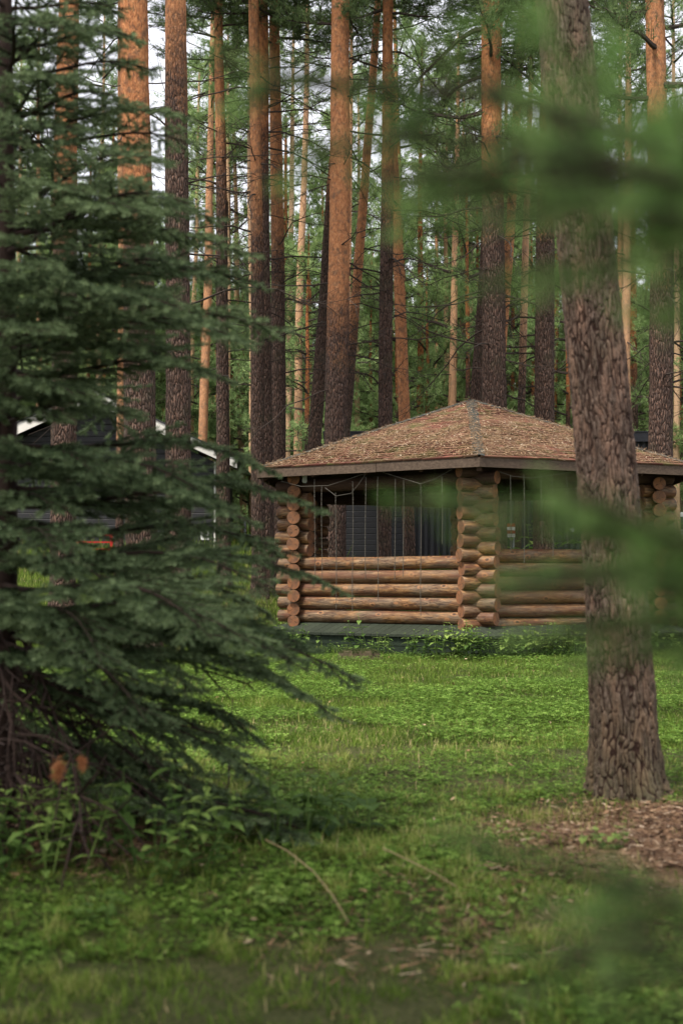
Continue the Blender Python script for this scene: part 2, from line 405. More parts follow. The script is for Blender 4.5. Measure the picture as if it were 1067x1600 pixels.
def bare(x, y):
    """1 where the soil shows under litter (right pine's foot, below the spruce, forest floor far behind)"""
    b = 1.2 * np.exp(-(((x - 1.65) / 1.05) ** 2 + ((y - 5.6) / 1.15) ** 2) ** 1.4)
    b = np.maximum(b, 1.0 * np.exp(-(((x + 1.5) / .95) ** 2 + ((y - 5.75) / .8) ** 2) ** 1.5))
    b = np.maximum(b, .48 * np.exp(-(((x - .6) / .8) ** 2 + ((y - 4.5) / .7) ** 2)))
    b = np.maximum(b, .42 * sstep(.52, .72, fnoise(x * 1.3 + 11, y * 1.1 + 4, 4)) * sstep(15, 9, y))
    b = np.maximum(b, .35 * sstep(50, 60, y))
    return b

# ------------------------------------------------------------------ setting: grass (stuff)
def build_grass():
    rs = np.random.RandomState(3)
    parts = [(2.9, 9, 360000, .013, .04, .0019, 2), (9, 20.5, 260000, .025, .075, .004, 1), (20.5, 36, 120000, .08, .17, .009, 1), (36, 60, 60000, .15, .35, .02, 1)]
    Vs = []; Qs = []; Ts = []; Tr = []; n0 = 0; ths = []
    for (y0, y1, N, h0, h1, wd, seg) in parts:
        y = y0 * (y1 / y0) ** (rs.rand(N) ** .9); x = rs.uniform(-1, 1, N) * (.265 * y + .6)
        pn = fnoise(x * 1.6 + 30, y * 1.6, 3); p2 = fnoise(x * .5 + 3, y * .5 + 8, 2); p3 = fnoise(x * 6, y * 6, 2)
        b = bare(x, y)
        dens = np.clip(.35 + 1.6 * (p3 - .3), .12, 1) * np.clip(1.15 - b * 1.15, .02, 1)
        p4 = fnoise(x * 13, y * 13, 2)
        if y1 <= 9: dens *= np.clip(.5 + 1.5 * (pn - .35), .25, 1) * (.25 + .75 * sstep(.25, .5, p4))
        keep = rs.rand(N) < dens
        keep &= ~(np.hypot(x - GC[0], y - GC[1]) < 3.5)
        x, y, pn, p2, p3, p4 = [q[keep] for q in (x, y, pn, p2, p3, p4)]; N = len(x)
        h = rs.uniform(h0, h1, N) * (.55 + .9 * pn) * np.where(rs.rand(N) < .03, 1.9, 1)
        if y1 <= 9: h *= .5 + 1.3 * sstep(.4, .75, p4)
        if y0 >= 20:
            h *= 1 + 1.3 * sstep(33, 38, y) * (x < 0)
        az = rs.uniform(0, 2 * np.pi, N); lean = rs.uniform(.15, 1.0, N)
        g = terrain(x, y) - .005
        ww = wd * rs.uniform(.6, 1.3, N)
        d = np.stack([np.cos(az), np.sin(az)], 1); s = np.stack([-d[:, 1], d[:, 0]], 1)
        base = np.stack([x, y, g], 1); S = np.concatenate([s * ww[:, None], np.zeros((N, 1))], 1)
        D = np.concatenate([d * (h * lean)[:, None], h[:, None] * np.sqrt(1 - (lean * .6) ** 2)[:, None]], 1)
        tn = np.clip(-.12 + .5 * pn + .42 * rs.rand(N) + .5 * (p3 - .35) + (1.1 if y1 <= 9 else .3) * (p4 - .45), 0, .85)
        dry = rs.rand(N) < (.035 + .10 * sstep(.55, .75, p2) + .25 * sstep(.25, .8, bare(x, y))); tn = np.where(dry, rs.uniform(.9, 1, N), tn)
        if seg == 2:
            mid = base + D * np.array([.35, .35, .62]); tip = base + D
            V = np.stack([base - S, base + S, mid - S * .8, mid + S * .8, tip], 1)
            k = np.arange(N)[:, None] * 5 + n0
            Qs.append(k + np.array([[0, 1, 3, 2]])); Tr.append(k + np.array([[2, 3, 4]])); m = 5
        else:
            V = np.stack([base - S, base + S, base + D], 1); k = np.arange(N)[:, None] * 3 + n0; Tr.append(k + np.array([[0, 1, 2]])); m = 3
        Vs.append(V.reshape(-1, 3)); Ts.append(np.repeat(tn, m)); n0 += N * m
    me = mesh_np('grass', np.concatenate(Vs), [np.concatenate(Qs), np.concatenate(Tr)], M['grass'], tint=np.concatenate(Ts))
    tag(ob('grass', me), 'short green lawn grass with dry tufts round the gazebo', 'grass', kind='stuff')
    # clover and small round weeds between the blades
    Vs = []; Ts = []
    for (y0, y1, N, r0, r1, hh) in [(2.9, 9, 170000, .005, .012, .035), (9, 20.5, 190000, .007, .015, .07)]:
        y = y0 * (y1 / y0) ** (rs.rand(N) ** .9); x = rs.uniform(-1, 1, N) * (.265 * y + .6)
        pn = fnoise(x * 1.1 + 70, y * 1.1, 3)
        keep = (rs.rand(N) < sstep(.32, .58, pn)) & (rs.rand(N) > bare(x, y) * 1.3) & ((y > 9) | (vnoise(x * 17 + 3, y * 17) > .3)) & (np.hypot(x - GC[0], y - GC[1]) > 3.9)
        x, y, pn = x[keep], y[keep], pn[keep]; N = len(x)
        big_ = sstep(.5, .7, fnoise(x * 4.5 + 5, y * 4.5, 2))
        # three leaflets each
        z = terrain(x, y) + rs.uniform(.3, 1, N) * hh; a0 = rs.uniform(0, 6.28, N); r = rs.uniform(r0, r1, N) * (1 + .35 * big_); tn = np.clip(rs.normal(.38, .28, N) + .15 * big_, 0, 1)
        tl = rs.uniform(-.35, .35, (N, 2))
        for q in range(3):
            a = a0 + q * 2.094; c, s = np.cos(a), np.sin(a)
            def pt(u, v):
                dx = (c * u - s * v) * r; dy = (s * u + c * v) * r
                return np.stack([x + dx, y + dy, z + dx * tl[:, 0] + dy * tl[:, 1]], 1)
            Vs.append(np.stack([pt(0.05, 0), pt(.75, -.5), pt(1.15, 0), pt(.75, .5)], 1).reshape(-1, 3)); Ts.append(np.repeat(tn, 4))
    V = np.concatenate(Vs); me = mesh_np('clover', V, [np.arange(len(V)).reshape(-1, 4)], M['clover'], tint=np.concatenate(Ts))
    tag(ob('clover_leaves', me), 'small round clover leaves spread through the lawn', 'clover', kind='stuff')
    # fallen leaves, chips and white blossoms
    N = 300; y = np.sqrt(rs.uniform(36, 20 ** 2, N)); x = rs.uniform(-1, 1, N) * (.25 * y + .5)
    k2 = np.hypot(x - GC[0], y - GC[1]) > 4.2; x, y = x[k2], y[k2]; mb = MB()
    for xx, yy in zip(x, y):
        r = rs.uniform(.008, .02); a = rs.uniform(0, 6.28); tl = rs.uniform(-.6, .6, 2); z = float(terrain(xx, yy)) + .045
        pl = []
        for (u, v) in ((-1, 0), (-.3, -.5), (.5, -.4), (1, 0), (.5, .4), (-.3, .5)):
            dx = (math.cos(a) * u - math.sin(a) * v) * r; dy = (math.sin(a) * u + math.cos(a) * v) * r
            pl.append((xx + dx, yy + dy, z + dx * tl[0] + dy * tl[1]))
        mb.poly(pl, 0, rs.uniform(.45, 1))
    tag(ob('fallen_leaves', mb.mesh('fallen_leaves', M['litter'])), 'scattered pale brown fallen leaves and chips on the lawn', 'fallen leaves', kind='stuff')

def litter_patch(name, cx, cy, rx, ry, N, seed, label, size=(.03, .09), chip=.25):
    rs = np.random.RandomState(seed)
    a = rs.uniform(0, 6.28, N); r = np.sqrt(rs.rand(N)) * (1 + .2 * rs.randn(N)); x = cx + rx * r * np.cos(a); y = cy + ry * r * np.sin(a)
    keep = vnoise(x * 5, y * 5) > .25; x, y = x[keep], y[keep]; N = len(x)
    z = terrain(x, y) + rs.uniform(.002, .022, N)
    L = rs.uniform(*size, N); a = rs.uniform(0, 6.28, N); wd = np.where(rs.rand(N) < chip, rs.uniform(.006, .014, N), rs.uniform(.0012, .003, N)); L = np.where(wd > .005, L * .45, L)
    D = np.stack([np.cos(a), np.sin(a), rs.uniform(-.15, .25, N)], 1) * L[:, None]; S = np.stack([-np.sin(a), np.cos(a), rs.uniform(-.5, .5, N)], 1) * wd[:, None]
    B = np.stack([x, y, z], 1); V = np.stack([B - S, B + S, B + D + S * .5, B + D - S * .5], 1).reshape(-1, 3)
    me = mesh_np(name, V, [np.arange(len(V)).reshape(-1, 4)], M['litter'], tint=np.repeat(np.clip(rs.normal(.45, .28, N), 0, 1), 4))
    tag(ob(name, me), label, 'fallen needles', kind='stuff')

# ------------------------------------------------------------------ pine trees
def pine_trunk_mesh(H, r0, seed, r1=None, sides=20, mat=None):
    rs = np.random.RandomState(seed); n = int(H / .3) + 8
    z = np.concatenate([[-.35, 0, .08, .2, .4, .7], np.linspace(1, H, n)]); n = len(z)
    rr = r0 * (1 - .7 * (np.clip(z, 0, H) / H) ** 1.9) * (1 + .45 * np.exp(-np.clip(z, 0, 9) / .22)); rr[-1] = .03
    bend = np.stack([fnoise(z * .15 + seed, z * 0 + seed, 2) - .5, fnoise(z * .15 + seed + 50, z * 0, 2) - .5], 1) * .16 * np.clip(z / 8, 0, 1)[:, None]
    pts = np.stack([bend[:, 0], bend[:, 1], z], 1)
    th = np.arange(sides) / sides
    j, i = np.meshgrid(np.arange(sides), np.arange(n))
    prof = 1 + .10 * (vnoise(np.cos(th * 6.28)[None] * 3 + z[:, None] * .9 + seed, np.sin(th * 6.28)[None] * 3 + 7) - .5) + .06 * (rs.rand(n, sides) - .5)
    prof = prof + np.exp(-np.clip(z, 0, 9) / .25)[:, None] * .25 * (vnoise(th * 6 + seed, 0 * th)[None] - .3)
    V, Q, _ = tube(pts, rr, sides, prof)
    return mesh_np('pine_trunk', V, [Q], mat or M['bark'], smooth=True), lambda zz: np.array([np.interp(zz, z, pts[:, 0]), np.interp(zz, z, pts[:, 1]), zz])

def dead_branch(mb, p, az, L, rs, r=.016, droop=.25, twigs=True):
    n = 7; d = np.array([math.cos(az), math.sin(az), rs.uniform(-.15, .35)]); q = np.array(p, float); pts = [q.copy()]
    for k in range(n):
        d = d + rs.normal(0, .16, 3) + np.array([0, 0, -.06 * droop * 3 + (.10 if k > 3 else 0)]); d /= np.linalg.norm(d); q = q + d * L / n; pts.append(q.copy())
    mb.tube(pts, np.linspace(r, .0035, n + 1), 4, cap=False)
    if twigs:
        for k in range(2, n + 1):
            for _ in range(rs.randint(1, 3)):
                d2 = d * 0 + (pts[k] - pts[k - 1]); d2 /= np.linalg.norm(d2); d2 = d2 + rs.normal(0, .65, 3); d2 /= np.linalg.norm(d2)
                l2 = L * rs.uniform(.1, .3); a = pts[k]; b = a + d2 * l2 * .5; c = b + (d2 + rs.normal(0, .4, 3)) * l2 * .5
                mb.tube([a, b, c], [.006, .0045, .003], 3, cap=False)
                if rs.rand() < .6:
                    e = b + (d2 + rs.normal(0, .8, 3)) * l2 * .4; mb.tube([b, e], [.004, .0025], 3, cap=False)

def tufts(Pts, Dirs, rs, nn=16, ln=(.07, .13), wd=.006, spread=.9, jit=.08):
    """needle bundles: fans of thin triangles round each twig point"""
    N = len(Pts); P_ = np.repeat(Pts, nn, 0); D = np.repeat(Dirs, nn, 0)
    r = rs.normal(0, 1, (N * nn, 3)); r /= np.linalg.norm(r, axis=1)[:, None]
    d = D * .55 + r * spread + np.array([0, 0, .15]); d /= np.linalg.norm(d, axis=1)[:, None]
    L = rs.uniform(*ln, N * nn); s = np.cross(d, rs.normal(0, 1, (N * nn, 3))); s /= np.linalg.norm(s, axis=1)[:, None] + 1e-9
    B = P_ + D * rs.uniform(-jit, jit, N * nn)[:, None]
    V = np.stack([B - s * wd, B + s * wd, B + d * L[:, None]], 1).reshape(-1, 3)
    t = np.repeat(np.repeat(np.clip(rs.normal(.45, .2, N), 0, 1), nn) + rs.uniform(-.12, .12, N * nn), 3)
    return V, np.arange(len(V)).reshape(-1, 3), np.clip(t, 0, 1)

def pine_crown(z0, z1, rmax, nb, seed, nn=16, tw=8, wd=.006, ln=(.07, .13), low=.55):
    """foliage mesh + bough mesh, local to the tree base; clumped, with gaps between the boughs"""
    rs = np.random.RandomState(seed); mb = MB(); PT = []; DR = []
    for b in range(nb):
        u = (b + rs.rand()) / nb; z = z0 + (z1 - z0) * u
        Lb = rmax * (low + (1 - low) * math.sin(min(1, u * 1.6) * math.pi / 2)) * (1 - .75 * u ** 2.2) * rs.uniform(.6, 1.15)
        az = b * 2.4 + rs.uniform(-.5, .5); el = -.15 + .75 * u + rs.uniform(-.2, .2)
        d = np.array([math.cos(az) * math.cos(el), math.sin(az) * math.cos(el), math.sin(el)]); q = np.array([0, 0, z]); pts = [q.copy()]; n = 7
        for k in range(n):
            d = d + rs.normal(0, .12, 3) + np.array([0, 0, .03]); d /= np.linalg.norm(d); q = q + d * Lb / n; pts.append(q.copy())
        mb.tube(pts, np.linspace(.012 + .018 * Lb, .006, n + 1), 5, cap=False)
        for k in range(2, n + 1):
            for s in range(tw // 4 if k < 4 else tw // 2):
                dd = pts[k] - pts[k - 1]; dd /= np.linalg.norm(dd); d2 = dd * .8 + rs.normal(0, .6, 3) + np.array([0, 0, .15]); d2 /= np.linalg.norm(d2)
                l2 = Lb * rs.uniform(.12, .30) + .1; a = pts[k] - dd * rs.rand() * Lb / n; m_ = a + d2 * l2 * .6; c = a + (d2 + np.array([0, 0, .2])) * l2
                mb.tube([a, m_, c], [.008, .006, .004], 3, cap=False)
                for f in np.arange(.3, 1.01, .1 / max(l2, .25)):
                    PT.append(a + (c - a) * f + rs.normal(0, .05, 3)); DR.append(d2)
                    if rs.rand() < .75: PT.append(a + (c - a) * f + rs.normal(0, .13, 3)); DR.append(d2)
    V, T, t = tufts(np.array(PT), np.array(DR), rs, nn, ln, wd)
    return V, T, t, mb

def crown_meshes(name, mat, *a, **k):
    V, T, t, mb = pine_crown(*a, **k)
    return mesh_np(name, V, [T], mat, tint=t), mb.mesh(name + '_boughs', M['twig'])

CROWNS = []; FARCROWNS = []
def make_crowns():
    for s in range(4): CROWNS.append(crown_meshes('pine_crown', M['pine'], 0, 9, 3.0, 34, 100 + s, nn=15, tw=8, wd=.0065))
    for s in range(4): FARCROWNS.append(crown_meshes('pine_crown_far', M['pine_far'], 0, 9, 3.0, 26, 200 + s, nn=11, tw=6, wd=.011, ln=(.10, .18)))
PALE = [.2]
def pine(px1, py1, px2, py2, d, wpx, label, line=7, crown=9.5, H=20, dead=14, seed=0, deadz=(3.5, 10), cs=1.0, var=None, group=None, sides=20):
    """trunk whose centre passes photo points (px1,py1),(px2,py2) when standing d metres away; wpx = its width there at chest height"""
    a = P(px1, py1, d); b = P(px2, py2, d)
    sl = (b.x - a.x) / (b.z - a.z)
    x = a.x
    for _ in range(4): g = float(terrain(x, d)); x = a.x + (g - a.z) * sl
    if d < 45 and px1 < 740: crown += 1.6; H += .8
    r0 = wpx / F * d / 2; PALE[0] = 1.0 if wpx < 16 else .2  # thin trunks get their sunlit look through a paler bark colour
    return pine_at(x, d, g, math.atan(sl), r0, label, line, crown, H, dead, seed, deadz, cs, var, group, sides)

def pine_at(x, y, g, lean, r0, label, line, crown, H, dead, seed, deadz, cs, var=None, group=None, sides=20):
    rs = np.random.RandomState(seed * 7 + 1)
    root = empty('pine_tree', (x, y, g), label, 'pine tree', group, rot=(rs.uniform(-.01, .01), lean, 0))
    me, at = pine_trunk_mesh(H, r0, seed, sides=sides)
    t = ob('trunk', me, root); t['bark_line'] = float(line); t['pale'] = PALE[0]
    for k in range(int(dead * 1.35)):
        mb = MB(); z = rs.uniform(*deadz); dead_branch(mb, at(z), rs.uniform(0, 6.28), rs.uniform(.7, 3.1), rs, r=rs.uniform(.011, .025), droop=rs.uniform(.1, .6))
        ob('dead_branch', mb.mesh('dead_branch', M['twig']), root)
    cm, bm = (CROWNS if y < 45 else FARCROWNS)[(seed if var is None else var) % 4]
    p = at(crown); sc = ((H - crown) / 9 * .5 + cs * .5) * cs
    rz = rs.uniform(0, 6.28)
    cr = ob('crown', cm, root, p, (0, 0, rz), (cs, cs, (H - crown) / 9))
    ob('bough', bm, cr)
    return root

# ------------------------------------------------------------------ spruce branches
def shoots_to_needles(segs, rs, per_m, ln, wd):
    A = np.array([s[0] for s in segs]); B = np.array([s[1] for s in segs]); nw = np.array([s[2] for s in segs])
    L = np.linalg.norm(B - A, axis=1); cnt = np.maximum(3, (L * per_m).astype(int)); idx = np.repeat(np.arange(len(L)), cnt); N = len(idx)
    T = (B - A) / (L[:, None] + 1e-9); f = rs.rand(N)
    p = A[idx] + (B - A)[idx] * f[:, None]; t = T[idx]
    r = rs.normal(0, 1, (N, 3)); r -= (r * t).sum(1)[:, None] * t; r /= np.linalg.norm(r, axis=1)[:, None] + 1e-9
    d = t * .75 + r * .8 + np.array([0, 0, .12]); d /= np.linalg.norm(d, axis=1)[:, None]
    s = np.cross(d, r); s /= np.linalg.norm(s, axis=1)[:, None] + 1e-9; l = rs.uniform(.75, 1.1, N) * ln
    V = np.stack([p - s * wd, p + s * wd, p + d * l[:, None]], 1).reshape(-1, 3)
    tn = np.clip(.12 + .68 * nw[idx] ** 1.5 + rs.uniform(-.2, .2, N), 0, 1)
    return V, np.arange(N * 3).reshape(-1, 3), np.repeat(tn, 3)

def spruce_branch(L, seed, per_m=750, ln=.021, wd=.0015, lat=.05, sub=.05, lw=.40, bare_to=.14, droop=.04, lmin=.115):
    rs = np.random.RandomState(seed); n = 14; t = np.linspace(0, 1, n)
    ph = rs.uniform(-.03, .03, 2)
    ax = np.stack([L * t, L * ph[0] * np.sin(t * 6), L * (.06 * np.sin(np.pi * t) - .025 * np.sin(2 * np.pi * t))], 1)
    mb = MB(); mb.tube(ax, np.linspace(.006 + .006 * L, .0022, n), 6, cap=False)
    def on(s): return np.array([np.interp(s, t, ax[:, k]) for k in range(3)])
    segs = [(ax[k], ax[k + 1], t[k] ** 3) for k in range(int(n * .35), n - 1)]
    s = bare_to; side = 1
    while s < .985:
        side = -side; p = on(s); tt = on(min(1, s + .03)) - on(s); tt /= np.linalg.norm(tt)
        l = (lw * (1 - s) * L + lmin) * rs.uniform(.65, 1.15) * min(1, (s + .1) * 2.6)
        an = R(rs.uniform(42, 62)); perp = np.array([-tt[1], tt[0], 0]); perp /= np.linalg.norm(perp) + 1e-9
        d = tt * math.cos(an) + perp * side * math.sin(an) + np.array([0, 0, rs.uniform(-droop - .12, .02)]); d /= np.linalg.norm(d)
        k = max(2, int(l / .07)); q = p.copy(); prev = q.copy(); pl = [q.copy()]
        for i in range(k):
            d = d + tt * .07 + np.array([0, 0, .025]) + rs.normal(0, .04, 3); d /= np.linalg.norm(d); q = prev + d * l / k
            segs.append((prev.copy(), q.copy(), ((i + 1) / k) ** 2)); prev = q.copy(); pl.append(q.copy())
        mb.tube(pl, np.linspace(.0035, .0015, len(pl)), 3, cap=False)
        if l > .10:
            u = .25
            while u < .93:
                for sd in (-1, 1):
                    i = min(int(u * k), k - 1); a = pl[i] + (pl[i + 1] - pl[i]) * (u * k - i); td = pl[i + 1] - pl[i]; td /= np.linalg.norm(td)
                    pp = np.array([-td[1], td[0], 0]) * sd; dd = td * .7 + pp * .72 + np.array([0, 0, rs.uniform(-.3, .05)]); dd /= np.linalg.norm(dd)
                    l3 = (l * (1 - u) * .42 + .025) * rs.uniform(.6, 1.2); segs.append((a, a + dd * l3, .8))
                u += sub / l * rs.uniform(.8, 1.4)
        s += lat / L * rs.uniform(.7, 1.3)
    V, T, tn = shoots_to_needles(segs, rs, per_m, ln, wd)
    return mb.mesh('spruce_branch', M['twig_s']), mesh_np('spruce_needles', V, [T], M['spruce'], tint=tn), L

def orient(a, b, roll=0.0):
    d = (Vector(b) - Vector(a)); q = d.to_track_quat('X', 'Z'); return q.to_matrix().to_4x4() @ Matrix.Rotation(roll, 4, 'X'), d.length

SPR = {}
def make_spruce_library():
    for key, L in (('s', .6), ('m', 1.05), ('l', 1.55)):
        SPR[key] = [spruce_branch(L, 300 + k * 11 + int(L * 100), per_m={'s': 1000, 'm': 900, 'l': 800}[key]) for k in range(3)]
    SPR['near'] = [spruce_branch(.5, 900 + k, per_m=750, lat=.05, sub=.045, lw=.27, lmin=.07, ln=.018, wd=.0011) for k in range(3)]

def put_branch(root, a, b, rs, fresh=False, key=None, roll=None):
    """a,b local to root"""
    m, L = orient(a, b, rs.uniform(-.16, .16) if roll is None else roll)
    if key is None: key = 's' if L < .8 else 'm' if L < 1.3 else 'l'
    bm, nm, L0 = SPR[key][rs.randint(3)]
    o = ob('branch', bm, root); o.matrix_local = Matrix.Translation(a) @ m @ Matrix.Scale(L / L0, 4)
    nd = ob('needles', nm, o)
    if fresh: nd.material_slots[0].link = 'OBJECT'; nd.material_slots[0].material = M['spruce_fresh']
    return o

def build_spruce():
    Y0 = 5.85; g = float(terrain(-1.38, Y0)); bx = P(1, 900, Y0).x
    root = empty('spruce_tree', (bx, Y0, g), 'dark blue-green spruce with branches sweeping to the ground beside the nettles', 'spruce tree')
    base = Vector((bx, Y0, g)); H = 5.6; rs = np.random.RandomState(12)
    z = np.linspace(-.2, H, 40); rr = .062 * (1 - z / H * .9) * (1 + .35 * np.exp(-np.clip(z, 0, 9) / .15))
    V, Q, _ = tube(np.stack([.02 * np.sin(z), .015 * np.cos(z * 1.3), z], 1), rr, 16, 1 + .08 * (rs.rand(40, 16) - .5))
    ob('trunk', mesh_np('spruce_trunk', V, [Q], M['twig_s'], smooth=True), root)
    # branches whose tips the photo shows: tip px, tip py, depth of tip, height offset of the root end (m above the tip)
    tips = [(245, 112, 5.8, .0), (215, 60, 5.6, .05), (180, 150, 5.4, .05), (300, 185, 5.7, -.02), (330, 240, 5.9, .05), (250, 250, 5.2, .0),
            (345, 345, 5.8, .02), (300, 320, 5.2, .05), (395, 400, 5.8, .05), (330, 430, 5.2, .08), (425, 455, 6.0, .0), (440, 518, 5.8, -.02),
            (375, 530, 5.1, .10), (365, 600, 5.3, .12), (430, 738, 5.9, .12), (495, 795, 5.7, .1),
            (400, 820, 5.2, .12), (450, 865, 6.2, .08), (525, 920, 5.8, .12), (430, 930, 5.2, .18), 
            (455, 1000, 6.1, .15), (565, 1068, 5.7, .28), (535, 1128, 5.5, .36), (480, 1050, 5.2, .16), (400, 1010, 4.9, .12), (330, 1000, 4.7, .2),
            (420, 1170, 6.1, .42), (420, 1240, 5.7, .5), (370, 1290, 5.8, .5), (330, 1330, 5.6, .55), 
            (230, 1130, 4.7, .25), (160, 1040, 4.6, .2), (390, 1200, 6.3, .5),
            (220, 330, 5.0, .05), (280, 480, 5.0, .08), (100, 200, 5.2, .05), (60, 520, 4.9, 0), (90, 880, 4.6, .1),
            (120, 40, 5.3, .05), (200, 20, 5.9, 0), (130, 300, 5.1, .05), (160, 1080, 4.9, .3), (200, 650, 5.4, .08), (120, 620, 5.2, .06), (310, 765, 5.3, .14), (150, 740, 5.0, .1), (80, 655, 5.3, .05), (215, 765, 5.5, .1), (110, 850, 5.3, .1), (360, 790, 5.8, .15), (265, 560, 5.6, .06), (130, 480, 5.2, .04), (230, 450, 5.6, .04), (300, 380, 6.0, .03), (190, 930, 5.0, .15), (60, 420, 5.1, .03), (90, 120, 5.3, 0), (200, 200, 6.0, .02), (90, 800, 5.2, .08), (420, 960, 6.0, .25), (480, 1090, 6.0, .45),
            (300, 1080, 5.3, .35), (260, 1200, 5.5, .45), (330, 1220, 5.9, .5), (300, 1290, 5.8, .5), (180, 1230, 5.5, .45), (380, 1330, 6.1, .5), (240, 1320, 5.9, .5), (420, 1300, 6.2, .5)]
    for (px, py, Y, dz) in tips:
        tip = P(px, py, Y) - base; a = Vector((0, 0, min(max(tip.z + dz * .9, .12), H - .2)))
        put_branch(root, a, tip, rs)
    # the rest of the tree, round the trunk
    n = 84
    for k in range(n):
        zz = .25 + (H - .5) * (k / n) ** .9; az = k * 2.4 + rs.uniform(-.4, .4)
        L = max(.2, 1.55 * (1 - zz / H) ** .8 + .05) * rs.uniform(.8, 1.1)
        if math.cos(az) > .1 and (k % 4 or zz > 4.2): continue
        tip = Vector((math.cos(az) * L, math.sin(az) * L, zz - .25 * L * (1 - zz / H) - .1 + .25 * (zz / H)))
        put_branch(root, Vector((0, 0, zz)), tip, rs)
    # bare dead twigs low down
    mb = MB()
    for k in range(40):
        zz = rs.uniform(.1, 1.0); dead_branch(mb, (0, 0, zz), rs.uniform(-1.9, .6), rs.uniform(.5, 1.3), rs, r=.007, droop=1.2)
    ob('dead_twigs', mb.mesh('dead_twigs', M['twig_s']), root)
    # withered orange sprig
    for nm, px, py, s in (('withered_sprig', 92, 1200, 1.0), ('withered_sprig', 128, 1192, .55)):
        p = P(px, py, 4.75) - base
        pts = rs.normal(0, 1, (26, 3)) * np.array([.009, .009, .014]) * s + np.array(p) + np.array([0, 0, -.0]); dr = np.tile([0.1, 0, -.9], (26, 1))
        V, T, t = tufts(pts, dr, rs, 14, (.012 * s + .008, .03 * s + .008), .0012, .8, .01)
        tag(ob(nm, mesh_np(nm, V, [T], M['orange_needles'], tint=t), root), 'withered orange needle tuft')
        mb = MB(); tp = Vector(p); mb.tube([tp + Vector((-.32, .35, .06)), tp + Vector((-.15, .16, .07)), tp + Vector((0, 0, .03)), tp - Vector((0, 0, .02))], [.006, .004, .003, .002], 5); ob('twig', mb.mesh('twig', M['twig_s']), root)
    return root

def build_near_spruce():
    X0, Y0 = .47, .79; base = Vector((X0, Y0, float(terrain(X0, Y0))))
    root = empty('spruce_tree', base, 'young bright green spruce out of focus close to the lens', 'spruce tree')
    rs = np.random.RandomState(4); H = 2.3
    z = np.linspace(-.1, H, 24); V, Q, _ = tube(np.stack([.01 * np.sin(z * 2), z * 0, z], 1), .022 * (1 - z / H * .9) + .002, 10)
    ob('trunk', mesh_np('young_spruce_trunk', V, [Q], M['twig_s'], smooth=True), root)
    tips = [  # px, py, depth, photo row the root end would have
        (400, 95, 1.3, 600), (470, 200, 1.15, 560), (560, 255, 1.0, 560), (690, 260, 1.2, 500), (800, 400, 1.0, 540), (880, 340, 1.0, 600), (700, 310, .95, 640), (620, 290, 1.3, 560), (820, 300, 1.35, 470), (930, 400, .9, 600),
        (605, 785, 1.2, 1250), (835, 750, 1.0, 1650), (745, 930, 1.0, 1150), (820, 1000, 1.1, 1200), (950, 1015, 1.25, 1250), (930, 1040, 1.0, 1250), (860, 900, 1.05, 1350), (700, 840, 1.15, 1200), (790, 905, 1.3, 1120), (880, 980, 1.35, 1150),
        (760, 1330, .95, 2000), (860, 1470, .9, 1700), (900, 1540, 1.1, 1700), (1000, 1590, .95, 1700), (920, 1430, 1.0, 1750), (830, 1500, 1.15, 1800), (960, 1530, 1.3, 1750)]
    for (px, py, Y, rp) in tips:
        tip = P(px, py + (35 if py < 500 else 0), Y * .75) - base; rz = min(max(CAMZ + (908 - rp) / 2812, .15), 1.9) - base.z; put_branch(root, Vector((0, 0, rz)), tip, rs, fresh=True, key='near', roll=rs.uniform(-.12, .12))
    for k in range(26):
        zz = .2 + 2.0 * k / 26; az = k * 2.4
        if math.cos(az) < .35: continue
        L = .45 * (1 - zz / H) + .08; put_branch(root, Vector((0, 0, zz)), Vector((math.cos(az) * L, math.sin(az) * L, zz + .03)), rs, fresh=True, key='near')
    return root

